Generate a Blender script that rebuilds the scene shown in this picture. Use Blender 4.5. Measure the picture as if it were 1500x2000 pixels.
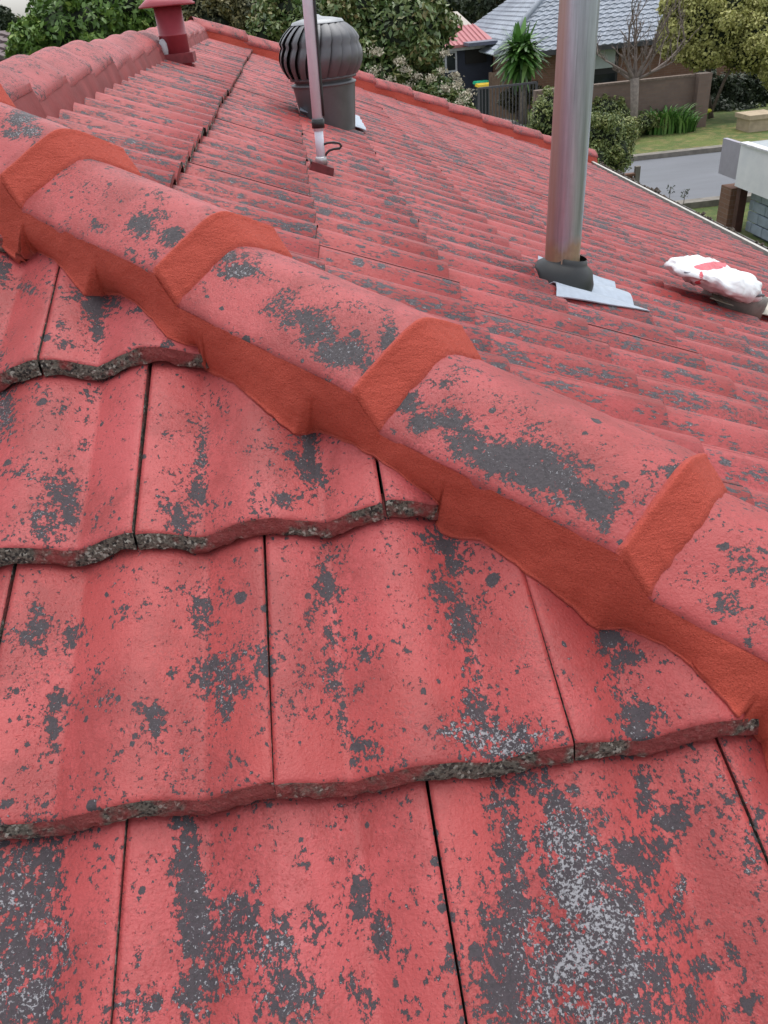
import bpy, bmesh, math, random
import numpy as np
from mathutils import Vector, Matrix, noise as mnoise

# ------------------------------------------------------------------ camera, world, sun, exposure
for o in list(bpy.data.objects): bpy.data.objects.remove(o)
scene = bpy.context.scene
COL = scene.collection
FPX = 1519.7242
CAM = np.array([0.10503522, -0.49622224, 0.62916673])
CR = np.array([0.99067156, -0.10960704, -0.08097006])
CU = np.array([0.12798205, 0.54428536, 0.82908023])
CF = np.array([0.04680221, 0.83170893, -0.55323577])
cd = bpy.data.cameras.new('camera'); cam = bpy.data.objects.new('camera', cd); COL.objects.link(cam)
cd.sensor_fit = 'VERTICAL'; cd.sensor_height = 36.0; cd.lens = FPX / 2000 * 36
cd.clip_start = 0.05; cd.clip_end = 900
cam.matrix_world = Matrix(((CR[0], CU[0], -CF[0], CAM[0]), (CR[1], CU[1], -CF[1], CAM[1]),
                           (CR[2], CU[2], -CF[2], CAM[2]), (0, 0, 0, 1)))
scene.camera = cam

SUN_EL, SUN_AZ = math.radians(74), math.radians(25)      # azimuth of the sun measured from +Y towards +X
world = bpy.data.worlds.new('World'); scene.world = world; world.use_nodes = True
wn = world.node_tree; wn.nodes.clear()
sky = wn.nodes.new('ShaderNodeTexSky'); sky.sky_type = 'NISHITA'; sky.sun_disc = False
sky.sun_elevation = SUN_EL; sky.sun_rotation = SUN_AZ; sky.dust_density = 2.2; sky.air_density = 1.0
hs = wn.nodes.new('ShaderNodeHueSaturation'); hs.inputs['Saturation'].default_value = 0.25
bg = wn.nodes.new('ShaderNodeBackground'); bg.inputs['Strength'].default_value = 0.15
wo = wn.nodes.new('ShaderNodeOutputWorld')
wn.links.new(sky.outputs[0], hs.inputs['Color']); wn.links.new(hs.outputs[0], bg.inputs[0]); wn.links.new(bg.outputs[0], wo.inputs[0])
sl = bpy.data.lights.new('sun', 'SUN'); sl.energy = 0.9; sl.angle = math.radians(60); sl.color = (1, 0.96, 0.91)
so = bpy.data.objects.new('sun', sl); COL.objects.link(so)
sd = Vector((math.sin(SUN_AZ) * math.cos(SUN_EL), math.cos(SUN_AZ) * math.cos(SUN_EL), math.sin(SUN_EL)))
so.rotation_euler = sd.to_track_quat('Z', 'Y').to_euler(); so.location = (0, 0, 20)
vs = scene.view_settings; vs.view_transform = 'Standard'; vs.look = 'None'; vs.gamma = 1; vs.use_curve_mapping = False
vs.exposure = 0.86
scene.cycles.max_bounces = 6; scene.cycles.diffuse_bounces = 3; scene.cycles.use_denoising = True

# ------------------------------------------------------------------ geometry of the roof
AL = 0.3906; SA, CA, T = math.sin(AL), math.cos(AL), math.tan(AL)
W, G, DEP = 0.300, 0.3169, 0.030
HX = 0.62
RX = -0.60                     # ridge line x
EAVE_X = 3.12
ZG = -3.70                     # ground
rng = random.Random(7); nrg = np.random.default_rng(11)

def ray(u, v):
    d = CF + CR * (u - 750) / FPX + CU * (1000 - v) / FPX
    return d
def at(u, v, Y):
    d = ray(u, v); k = (Y - CAM[1]) / d[1]; return Vector(CAM + k * d)
def atx(u, v, X):
    d = ray(u, v); k = (X - CAM[0]) / d[0]; return Vector(CAM + k * d)
def ground(u, v, z=ZG):
    d = ray(u, v); k = (z - CAM[2]) / d[2]; return Vector(CAM + k * d)
def pix(P):
    d = np.array(P, float) - CAM; z = d @ CF
    return (750 + FPX * (d @ CR) / z, 1000 - FPX * (d @ CU) / z, z)
def sizepx(P): return pix(P)[2] / FPX       # metres per photo pixel at P

AMP = 0.026
def wave(x):
    c = abs(math.cos(math.pi * x / 0.15))
    return AMP * (0.66 * (1 - c) + 0.34 * (1 - c * c))
def hnear(x, s):
    k = math.floor(s / G); return -DEP * (s - k * G) / G - wave(x)
def near(x, s, h): return Vector((x, s * CA - h * SA, s * SA + h * CA))
def onnear(u, v, lift=0.0):
    d = ray(u, v); n = np.array([0, -SA, CA]); h = 0.0
    for _ in range(12):
        k = (h - CAM @ n) / (d @ n); P = CAM + k * d
        s = P[1] * CA + P[2] * SA
        h = 0.5 * h + 0.5 * (hnear(P[0], s) + lift)
    return Vector(P), P[0], s
def onright(u, v, h=-0.008):
    d = ray(u, v); k = (h / CA - (CAM[2] + T * (CAM[0] - HX))) / (d[2] + T * d[0]); return Vector(CAM + k * d)

# ------------------------------------------------------------------ object helpers
def setp(o, **kw):
    for k, v in kw.items():
        if v is not None: o[k] = v
    return o
def thing(name, label, cat, loc=(0, 0, 0), group=None):
    o = bpy.data.objects.new(name, None); COL.objects.link(o); o.location = loc; o.empty_display_size = 0.1
    return setp(o, label=label, category=cat, group=group)
def link(name, me, parent=None, mats=None, smooth=False, M=None, **kw):
    o = bpy.data.objects.new(name, me); COL.objects.link(o)
    if mats:
        for m in (mats if isinstance(mats, (list, tuple)) else [mats]): me.materials.append(m)
    if smooth: me.polygons.foreach_set('use_smooth', [True] * len(me.polygons))
    if M is not None: o.matrix_world = M
    if parent is not None:
        o.parent = parent; o.matrix_parent_inverse = pinv(parent)
    return setp(o, **kw)
def pinv(p):
    M = Matrix.Identity(4); q = p
    while q is not None:
        loc = q.matrix_basis.copy()
        M = (q.matrix_parent_inverse @ loc if q.parent else loc) @ M
        q = q.parent
    return M.inverted()
def mesh(name, verts, faces, mi=None):
    me = bpy.data.meshes.new(name); me.from_pydata([tuple(v) for v in verts], [], faces)
    if mi is not None: me.polygons.foreach_set('material_index', mi)
    me.update(); return me
class MB:
    def __init__(s): s.v = []; s.f = []; s.m = []
    def add(s, vs, fs, mi=0):
        b = len(s.v); s.v += [tuple(v) for v in vs]; s.f += [tuple(i + b for i in f) for f in fs]; s.m += [mi] * len(fs); return s
    def box(s, c, d, mi=0, M=None, taper=1.0):
        x, y, z = [k / 2 for k in d]; vs = []
        for sz in (-1, 1):
            t = taper if sz > 0 else 1
            for sx, sy in ((-1, -1), (1, -1), (1, 1), (-1, 1)): vs.append(Vector((sx * x * t, sy * y * t, sz * z)))
        if M is not None: vs = [M @ v for v in vs]
        vs = [v + Vector(c) for v in vs]
        return s.add(vs, [(3, 2, 1, 0), (4, 5, 6, 7), (0, 1, 5, 4), (1, 2, 6, 5), (2, 3, 7, 6), (3, 0, 4, 7)], mi)
    def lathe(s, prof, c=(0, 0, 0), n=24, axis=None, mi=0, cap=True):
        c = Vector(c); M = Matrix.Identity(3)
        if axis is not None: M = Vector(axis).normalized().to_track_quat('Z', 'Y').to_matrix()
        vs = []
        for r, z in prof:
            for i in range(n):
                a = 2 * math.pi * i / n; vs.append(c + M @ Vector((r * math.cos(a), r * math.sin(a), z)))
        fs = []
        for j in range(len(prof) - 1):
            for i in range(n):
                a, b = j * n + i, j * n + (i + 1) % n; fs.append((a, b, b + n, a + n))
        if cap:
            fs.append(tuple(range(n - 1, -1, -1))); fs.append(tuple((len(prof) - 1) * n + i for i in range(n)))
        return s.add(vs, fs, mi)
    def tube(s, pts, r, n=8, mi=0, cap=True):
        pts = [Vector(p) for p in pts]; rs = r if isinstance(r, (list, tuple)) else [r] * len(pts); vs = []
        up = Vector((0.13, 0.21, 1)).normalized()
        for i, p in enumerate(pts):
            d = (pts[min(i + 1, len(pts) - 1)] - pts[max(i - 1, 0)]).normalized()
            a = d.cross(up)
            if a.length < 1e-3: a = d.cross(Vector((1, 0, 0)))
            a.normalize(); b = d.cross(a)
            for k in range(n):
                t = 2 * math.pi * k / n; vs.append(p + (a * math.cos(t) + b * math.sin(t)) * rs[i])
        fs = []
        for j in range(len(pts) - 1):
            for k in range(n):
                q, w = j * n + k, j * n + (k + 1) % n; fs.append((q, q + n, w + n, w))
        if cap: fs.append(tuple(range(n))); fs.append(tuple((len(pts) - 1) * n + k for k in range(n - 1, -1, -1)))
        return s.add(vs, fs, mi)
    def grid(s, P, mi=0):
        nr, nc = len(P), len(P[0]); vs = [q for r in P for q in r]
        fs = [(i * nc + j, i * nc + j + 1, (i + 1) * nc + j + 1, (i + 1) * nc + j) for i in range(nr - 1) for j in range(nc - 1)]
        return s.add(vs, fs, mi)
    def build(s, name, mats, parent=None, smooth=False, **kw):
        me = mesh(name, s.v, s.f, s.m)
        bm = bmesh.new(); bm.from_mesh(me); bmesh.ops.recalc_face_normals(bm, faces=bm.faces); bm.to_mesh(me); bm.free()
        return link(name, me, parent, mats, smooth, **kw)

# ------------------------------------------------------------------ materials
def newmat(name):
    m = bpy.data.materials.new(name); m.use_nodes = True; nt = m.node_tree
    b = nt.nodes['Principled BSDF']; return m, nt, b
class NT:
    """small wrapper to write node graphs"""
    def __init__(s, nt): s.nt = nt
    def n(s, t, **kw):
        x = s.nt.nodes.new(t)
        for k, v in kw.items(): setattr(x, k, v)
        return x
    def l(s, a, b): s.nt.links.new(a, b)
    def pos(s, scale=(1, 1, 1)):
        g = s.n('ShaderNodeNewGeometry'); m = s.n('ShaderNodeMapping'); m.inputs['Scale'].default_value = scale
        s.l(g.outputs['Position'], m.inputs['Vector']); return m.outputs[0]
    def noise(s, vec, scale, detail=4, rough=0.55, dist=0.0):
        x = s.n('ShaderNodeTexNoise'); x.inputs['Scale'].default_value = scale; x.inputs['Detail'].default_value = detail
        x.inputs['Roughness'].default_value = rough; x.inputs['Distortion'].default_value = dist
        s.l(vec, x.inputs['Vector']); return x.outputs['Fac']
    def voro(s, vec, scale, feature='F1', out='Distance'):
        x = s.n('ShaderNodeTexVoronoi', feature=feature); x.inputs['Scale'].default_value = scale
        s.l(vec, x.inputs['Vector']); return x.outputs[out]
    def ramp(s, fac, stops, mode='LINEAR'):
        x = s.n('ShaderNodeValToRGB'); x.color_ramp.interpolation = mode
        e = x.color_ramp.elements
        while len(e) < len(stops): e.new(0.5)
        for i, (p, c) in enumerate(stops):
            e[i].position = p; e[i].color = (c, c, c, 1) if isinstance(c, (int, float)) else (*c, 1)
        s.l(fac, x.inputs[0]); return x.outputs[0]
    def mix(s, fac, a, b, mode='MIX'):
        x = s.n('ShaderNodeMix', data_type='RGBA', blend_type=mode)
        for k, v in ((0, fac), (6, a), (7, b)):
            if hasattr(v, 'is_linked') or hasattr(v, 'links'): s.l(v, x.inputs[k])
            elif isinstance(v, (int, float)) and k == 0: x.inputs[0].default_value = v
            else: x.inputs[k].default_value = (*v, 1) if not isinstance(v, (int, float)) else (v, v, v, 1)
        return x.outputs[2]
    def m(s, op, a, b=0.5, c=None, clamp=False):
        x = s.n('ShaderNodeMath', operation=op, use_clamp=clamp)
        for i, v in enumerate((a, b) if c is None else (a, b, c)):
            if isinstance(v, (int, float)): x.inputs[i].default_value = v
            else: s.l(v, x.inputs[i])
        return x.outputs[0]
    def attr(s, name):
        x = s.n('ShaderNodeAttribute', attribute_name=name); return x.outputs['Fac']
    def objrand(s):
        return s.n('ShaderNodeObjectInfo').outputs['Random']
    def bump(s, h, strength=0.3, dist=0.01, normal=None):
        x = s.n('ShaderNodeBump'); x.inputs['Strength'].default_value = strength; x.inputs['Distance'].default_value = dist
        s.l(h, x.inputs['Height'])
        if normal is not None: s.l(normal, x.inputs['Normal'])
        return x.outputs[0]

RED_A, RED_B, RED_C = (0.400, 0.060, 0.063), (0.300, 0.037, 0.034), (0.43, 0.086, 0.095)
def tile_mat(name, stretch, amount=0.0, patchy=0.0, speck=0.0, fine=1.0, grey=(0.041, 0.032, 0.040)):
    """worn red roof paint: paint tone, darker grime, patches worn to the grey tile, white lichen dots"""
    m, nt, b = newmat(name); g = NT(nt)
    p = g.pos(); ps = g.pos(stretch)
    wear = g.attr('wear'); lich = g.attr('lichen')
    tone = g.noise(p, 5.5, 3, 0.6)
    col = g.mix(g.ramp(tone, [(0.32, 0), (0.68, 1)]), RED_B, RED_A)
    col = g.mix(g.ramp(g.noise(p, 2.1, 3, 0.5), [(0.42, 0), (0.75, 0.75)]), col, RED_C)
    rnd = g.objrand()
    col = g.mix(g.m('MULTIPLY', rnd, 0.40), col, (0.36, 0.056, 0.050))
    # grime: fine dots gathered in soft clouds
    cloud = g.ramp(g.noise(ps, 10, 5, 0.65), [(0.46, 0.12), (0.62, 1)])
    dots = g.ramp(g.noise(p, 300 * fine, 3, 0.75), [(0.50, 0), (0.58, 1)])
    col = g.mix(g.m('MULTIPLY', g.m('MULTIPLY', cloud, dots), 0.85), col, (0.19, 0.038, 0.038))
    cl2 = g.ramp(g.m('ADD', g.m('MULTIPLY', g.noise(ps, 9, 3, 0.55, 0.5), .75), g.m('MULTIPLY', g.noise(p, 120 * fine, 3, .7), .25)), [(0.46, 0), (0.60, 0.85)])
    col = g.mix(cl2, col, (0.255, 0.036, 0.035))
    # worn patches
    jag = g.noise(ps, 58 * fine, 8, 0.74)
    mid = g.noise(ps, 13, 5, 0.62, 0.3)
    drive = g.m('ADD', g.m('MULTIPLY', wear, 0.255), g.m('MULTIPLY', mid, 0.40))
    fj = g.noise(ps, 170 * fine, 4, 0.7); drive = g.m('ADD', drive, g.m('ADD', g.m('MULTIPLY', jag, 0.66), g.m('MULTIPLY', g.m('SUBTRACT', fj, .5), 0.90)))
    if patchy: drive = g.m('ADD', drive, g.m('MULTIPLY', g.m('SUBTRACT', g.noise(ps, 4.5, 3, .6), .52), patchy))
    mask = g.ramp(g.m('ADD', drive, amount), [(0.645, 0), (0.662, 1)])
    # isolated chips
    v = g.n('ShaderNodeTexVoronoi'); v.inputs['Scale'].default_value = 34 * fine; g.l(p, v.inputs['Vector'])
    vc = g.n('ShaderNodeSeparateColor'); g.l(v.outputs['Color'], vc.inputs[0])
    rad = g.m('MULTIPLY', g.m('SUBTRACT', vc.outputs[0], 0.86), 2.3)
    dd = g.m('ADD', v.outputs['Distance'], g.m('MULTIPLY', g.m('SUBTRACT', jag, 0.5), 0.8))
    chip = g.m('LESS_THAN', dd, rad)
    # fine peppering (caps)
    pep = g.noise(p, 150 * fine, 4, 0.7)
    pepm = g.m('GREATER_THAN', g.m('ADD', g.m('MULTIPLY', pep, 0.62), g.m('MULTIPLY', g.m('ADD', g.m('MULTIPLY', wear, 0.75), mid), 0.36)), 0.700 - speck)
    v3 = g.n('ShaderNodeTexVoronoi'); v3.inputs['Scale'].default_value = 95 * fine; g.l(ps, v3.inputs['Vector'])
    v3c = g.n('ShaderNodeSeparateColor'); g.l(v3.outputs['Color'], v3c.inputs[0])
    sm = g.m('MULTIPLY', g.m('SUBTRACT', g.m('ADD', v3c.outputs[0], g.m('MULTIPLY', g.m('ADD', wear, mid), .10)), 0.965), 4.0)
    chip = g.m('MAXIMUM', chip, g.m('LESS_THAN', g.m('ADD', v3.outputs['Distance'], g.m('MULTIPLY', g.m('SUBTRACT', fj, 0.5), 0.9)), sm))
    allm = g.m('MAXIMUM', g.m('MAXIMUM', mask, chip), g.m('MULTIPLY', pepm, 1.0 if speck > 0 else 0.0))
    gv = g.mix(g.noise(p, 60, 4, 0.6), grey, (grey[0] * 1.45, grey[1] * 1.5, grey[2] * 1.35))
    gv = g.mix(g.ramp(g.noise(p, 240, 2, 0.6), [(0.45, 0), (0.65, 0.6)]), gv, (0.028, 0.025, 0.028))
    # lichen dots
    lr = g.m('ADD', g.m('MULTIPLY', lich, 0.15), g.m('MULTIPLY', g.noise(p, 9, 3), 0.12))
    lf = g.m('ADD', g.noise(p, 290 * fine, 3, 0.7), lr)
    lm = g.ramp(g.m('ADD', lf, g.m('MULTIPLY', g.m('SUBTRACT', g.noise(p, 30, 4, 0.6), .5), .25)), [(0.70, 0), (0.76, 1)])
    gv = g.mix(g.m('MULTIPLY', lm, 0.85), gv, (0.30, 0.30, 0.32))
    col = g.mix(allm, col, gv)
    g.l(col, b.inputs['Base Color'])
    rr = g.m('ADD', 0.52, g.m('MULTIPLY', allm, 0.25)); g.l(rr, b.inputs['Roughness'])
    b.inputs['Specular IOR Level'].default_value = 0.42
    h = g.m('ADD', g.m('MULTIPLY', g.noise(p, 330 * fine, 3, 0.6), 0.45), g.m('MULTIPLY', g.noise(p, 38, 4, 0.6), 0.9))
    h = g.m('SUBTRACT', h, g.m('MULTIPLY', allm, 0.55)); h = g.m('ADD', h, g.m('MULTIPLY', lm, 0.4))
    g.l(g.bump(h, 0.55, 0.004), b.inputs['Normal'])
    return m
def simple(name, col, rough=0.6, metal=0.0, var=0.15, scale=8, bump=0.0, bscale=60, bdist=0.003, col2=None, spec=0.5, stretch=(1, 1, 1)):
    m, nt, b = newmat(name); g = NT(nt); p = g.pos(stretch)
    c2 = col2 if col2 else tuple(c * (1 - var * 2) for c in col)
    c = g.mix(g.ramp(g.noise(p, scale, 5, 0.6), [(0.35, 0), (0.65, 1)]), c2, col)
    g.l(c, b.inputs['Base Color']); b.inputs['Roughness'].default_value = rough; b.inputs['Metallic'].default_value = metal
    b.inputs['Specular IOR Level'].default_value = spec
    if bump: g.l(g.bump(g.noise(g.pos(), bscale, 4, 0.6), bump, bdist), b.inputs['Normal'])
    return m

M_TNEAR = tile_mat('red_paint_worn_near', (1.12, 0.82, 1.0))
M_TRIGHT = tile_mat('red_paint_worn_far', (0.42, 1.5, 1.0), amount=0.004, patchy=0.42, fine=0.6, grey=(0.082, 0.072, 0.086))
M_CAP = tile_mat('red_paint_worn_cap', (1, 1, 1), amount=-0.052, speck=0.056, grey=(0.052, 0.044, 0.052))

def lip_mat():
    m, nt, b = newmat('broken_tile_edge'); g = NT(nt); p = g.pos()
    st = g.mix(g.ramp(g.noise(p, 260, 3, 0.7), [(0.35, 0), (0.65, 1)]), (0.05, 0.042, 0.036), (0.20, 0.175, 0.145))
    v = g.n('ShaderNodeTexVoronoi'); v.inputs['Scale'].default_value = 300; g.l(p, v.inputs['Vector'])
    vc = g.n('ShaderNodeSeparateColor'); g.l(v.outputs['Color'], vc.inputs[0])
    st = g.mix(g.m('GREATER_THAN', vc.outputs[0], 0.88), st, (0.36, 0.34, 0.30))
    st = g.mix(g.m('LESS_THAN', vc.outputs[1], 0.18), st, (0.03, 0.026, 0.024))
    pm = g.ramp(g.m('ADD', g.m('MULTIPLY', g.noise(p, 13, 3, 0.55), 0.75), g.m('MULTIPLY', g.noise(p, 70, 4, 0.6), 0.25)), [(0.475, 0), (0.55, 0.9)])
    c = g.mix(pm, st, g.mix(g.noise(p, 90, 3), (0.20, 0.028, 0.03), (0.32, 0.055, 0.052)))
    g.l(c, b.inputs['Base Color']); b.inputs['Roughness'].default_value = 0.9
    g.l(g.bump(g.m('ADD', g.noise(p, 300, 3, 0.7), g.m('MULTIPLY', g.noise(p, 60, 3), 1.0)), 0.9, 0.006), b.inputs['Normal'])
    return m
M_LIP = lip_mat()
def mortar_mat():
    m, nt, b = newmat('flexible_pointing_terracotta'); g = NT(nt); p = g.pos()
    c = g.mix(g.ramp(g.noise(p, 6, 4, 0.6), [(0.3, 0), (0.7, 1)]), (0.305, 0.032, 0.020), (0.38, 0.044, 0.028))
    c = g.mix(g.ramp(g.noise(p, 650, 2, 0.7), [(0.42, 0), (0.60, 0.45)]), (0.47, 0.075, 0.048), c)
    c = g.mix(g.ramp(g.noise(p, 500, 2, 0.7), [(0.56, 0), (0.70, 0.6)]), c, (0.17, 0.022, 0.015))
    fr = g.ramp(g.attr('fringe'), [(0.4, 0), (1, 0.85)])
    c = g.mix(g.m('MULTIPLY', fr, g.ramp(g.noise(p, 45, 4), [(0.4, 0.3), (0.6, 1)])), c, (0.38, 0.078, 0.072))
    g.l(c, b.inputs['Base Color']); b.inputs['Roughness'].default_value = 0.72
    b.inputs['Specular IOR Level'].default_value = 0.3
    h = g.m('ADD', g.noise(p, 420, 3, 0.75), g.m('MULTIPLY', g.noise(g.pos((.5, 1.6, 1.6)), 26, 5, 0.65), 2.6))
    g.l(g.bump(h, 0.75, 0.0034), b.inputs['Normal'])
    return m
M_MORTAR = mortar_mat()
M_DARK = simple('dark_underlay', (0.02, 0.016, 0.016), 0.95)
M_REDPAINT = simple('flue_red_paint', (0.36, 0.055, 0.075), 0.45, var=0.08, scale=14, bump=0.12, bscale=80)
M_BEDRED = simple('old_ridge_bedding', (0.25, 0.040, 0.040), 0.75, var=0.16, scale=9, bump=0.4, bscale=70, bdist=0.004)

# ------------------------------------------------------------------ our house
house = thing('tiled_house', 'red painted tiled hip roof filling the foreground, paint worn grey in patches', 'house', (1.0, 3.0, ZG))

NOW = []
# wear marks on the near slope and on the hip caps: (u, v, half width, half height, strength, lichen)
MARKS = [
 (28,1745,48,80,.95,.5),(92,1715,24,85,1,.3),(15,1880,60,80,.9,.4),(100,1850,45,55,.7,.6),(60,1960,60,50,.85,.6),
 (362,1640,20,50,1.1,.05),(368,1710,27,70,1.2,.15),(380,1800,26,80,1.1,.3),(390,1930,38,70,.95,.5),
 (475,1790,45,40,.8,.6),(520,1850,50,45,.85,.6),(570,1830,30,22,.7,.3),(590,1682,16,11,.8,.2),(500,1730,14,10,.7,.4),
 (300,1960,60,32,.75,.6),(455,1900,42,55,.8,.6),(550,1950,55,50,.85,.6),(620,1790,20,20,.9,.1),(664,1796,16,9,.9,.1),
 (702,1765,22,48,1.05,.2),(742,1820,22,34,.9,.2),(692,1920,20,30,1,.1),(716,1965,9,32,.8,.1),(300,1660,16,20,.6,.3),
 (968,1560,22,34,.8,.4),(1042,1530,38,40,.75,.6),(1080,1570,40,50,.85,.7),(1100,1630,55,60,.95,1),(1125,1720,62,80,1,1),
 (998,1650,24,90,.95,.4),(1005,1790,30,100,1.05,.4),(1180,1810,70,70,1,1),(1110,1870,85,70,.95,1),(990,1920,45,90,1.1,.2),
 (1225,1900,60,60,.9,.9),(1170,1970,90,45,.9,.9),(1265,1985,50,25,.9,.4),(1060,1960,60,50,.6,.8),
 (1252,1520,12,16,1,.1),(1257,1562,13,24,1.1,.1),(1292,1598,20,14,.9,.4),(1322,1608,16,26,.8,.3),(1232,1668,26,24,1.15,.1),
 (1294,1652,22,22,1.1,.1),(1268,1690,26,14,1,.2),(1328,1745,22,42,.8,.5),(1382,1885,24,16,1,.1),(1356,1965,16,36,1,.1),
 (1303,1795,22,14,.8,.2),(1470,1680,22,10,.7,.4),(1425,1850,16,18,.8,.2),(1465,1975,26,14,.8,.2),
 (72,1225,16,40,.8,.3),(135,1243,16,22,.8,.1),(108,1372,16,22,.85,.2),(104,1425,10,44,.9,.2),(210,1368,14,16,.8,.3),(290,1385,22,10,.85,.2),
 (302,1416,16,9,.9,.1),(397,1205,14,36,.7,.2),(418,1305,34,26,1,.2),(400,1330,14,24,1,.2),(450,1345,34,24,.8,.3),(514,1290,18,11,.95,.1),(440,1382,18,22,.8,.2),
 (60,1572,16,11,.8,.5),(10,1566,14,11,.9,.1),(86,1578,14,18,.7,.5),(470,1270,26,10,.6,.4),(330,1312,12,8,.8,.3),(255,1205,26,12,.5,.4),
 (634,1145,20,34,.95,.2),(644,1248,14,18,1,.1),(648,1300,18,22,1.05,.1),(660,1345,15,30,.95,.2),(668,1388,8,26,.9,.1),(716,1283,26,18,.85,.2),(712,1455,24,14,.9,.2),(693,1472,7,24,.9,.2),(700,1350,10,10,.8,.2),
 (860,1062,30,22,1,.2),(886,1105,20,28,.9,.4),(870,1160,26,28,1.1,.1),(900,1215,24,42,1.15,.2),(845,1140,10,34,.9,.1),(912,1290,8,22,.7,.2),(925,1385,20,34,.9,.4),(905,1425,45,34,.7,.9),(985,1445,75,32,.85,1),(1030,1435,40,26,.6,1),
 (1196,1248,30,22,1.1,.2),(1232,1282,32,12,1,.2),(1205,1296,18,14,1,.2),(1250,1388,30,18,1.15,.4),(1240,1425,16,28,1.1,.3),(1235,1340,8,12,.6,.1),
 (118,950,26,34,.85,.3),(132,985,16,44,1.05,.3),(78,1010,16,32,.8,.3),(40,925,44,10,.55,.3),(10,800,14,50,.8,.4),(100,1040,26,14,.7,.2),(160,870,6,6,.8,.1),
 (392,890,11,40,.95,.2),(386,955,16,32,1,.1),(330,985,26,18,.75,.3),(350,1022,26,20,1,.3),(174,776,8,6,.9,.1),(328,852,12,7,.9,.1),(375,815,10,10,.6,.1),
 (604,878,13,40,1.1,.05),(614,925,20,18,1.1,.05),(588,905,12,14,.9,.1),(566,890,13,6,.9,.1),(562,975,20,9,.95,.1),(640,958,10,6,.7,.1),
 (184,600,20,26,1.25,.05),(190,640,11,24,1,.2),(150,578,18,10,.95,.3),(222,590,10,14,.9,.1),(272,603,14,6,.95,.1),(120,632,13,6,.9,.1),(122,674,13,9,.95,.1),(6,530,14,28,1,.1),(55,560,20,14,.5,.1),(325,672,14,8,.8,.1),
]
CAPMARKS = [
 (275,440,26,26,1,.2),(335,462,26,18,.95,.1),(254,490,12,8,.95,.1),(300,495,10,10,.7,.1),(200,445,36,14,.5,.1),(310,420,36,14,.6,.1),(395,415,40,14,.45,.1),
 (120,335,60,26,.45,.1),(180,300,40,14,.75,.1),(80,290,30,14,.4,.1),
 (430,500,40,12,.95,.6),(470,530,40,14,.95,.8),(560,575,36,16,.6,.1),(545,600,44,28,.7,.1),(590,625,50,26,.75,.1),(620,650,44,30,.8,.1),(665,690,44,26,1.1,.2),(715,710,26,20,.7,.1),(760,660,18,32,.85,.1),(520,545,30,20,.5,.1),(690,600,44,16,.45,.1),(640,745,30,8,.4,.1),
 (788,785,34,20,1.1,.1),(818,828,22,17,1.25,.05),(880,820,50,26,.75,.1),(930,870,60,30,.9,.1),(1000,895,80,30,1.05,.1),(1060,930,70,24,1.1,.1),(1120,905,44,24,.55,.1),(1130,960,46,24,.95,.1),(1170,985,34,36,.9,.1),(1185,1030,18,26,.7,.1),(1030,840,70,20,.45,.1),(1140,870,50,18,.4,.2),(1310,920,16,10,1,.6),(860,755,40,14,.4,.2),(1080,975,30,22,.7,.1),
 (1470,1110,50,40,.5,.1),(1440,1180,60,40,.45,.1),(1340,1060,40,20,.45,.1),(1460,1255,14,10,1,.1),(1495,1210,20,22,.6,.1),
 (40,232,40,14,1,.8),(60,255,26,10,.9,.9),(20,262,20,12,.8,.6),
]
def markvals(P, marks):
    """marks are fixed to the surface: each is an ellipse of the tile it sits on (evaluated where the surface is)"""
    P = np.asarray(P); d = P - CAM; z = d @ CF; z = np.where(z < 0.15, 1e9, z)
    u = 750 + FPX * (d @ CR) / z; v = 1000 - FPX * (d @ CU) / z
    w = np.zeros(len(P)); l = np.zeros(len(P))
    for (mu, mv, ru, rv, st, li) in marks:
        g = np.exp(-((u - mu) / ru) ** 2 * 0.62 - ((v - mv) / rv) ** 2 * 0.62)
        w = np.maximum(w, g * st); l = np.maximum(l, g * li)
    return w, l
def set_attr(me, name, vals):
    a = me.attributes.new(name, 'FLOAT', 'POINT'); a.data.foreach_set('value', np.asarray(vals, dtype=np.float32))

FN = Matrix(((1, 0, 0, 0), (0, CA, -SA, 0), (0, SA, CA, 0), (0, 0, 0, 1)))        # near slope frame: across, up, out
FR = Matrix(((0, -CA, SA, HX), (1, 0, 0, 0), (0, SA, CA, 0), (0, 0, 0, 1)))      # right slope frame

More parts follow.
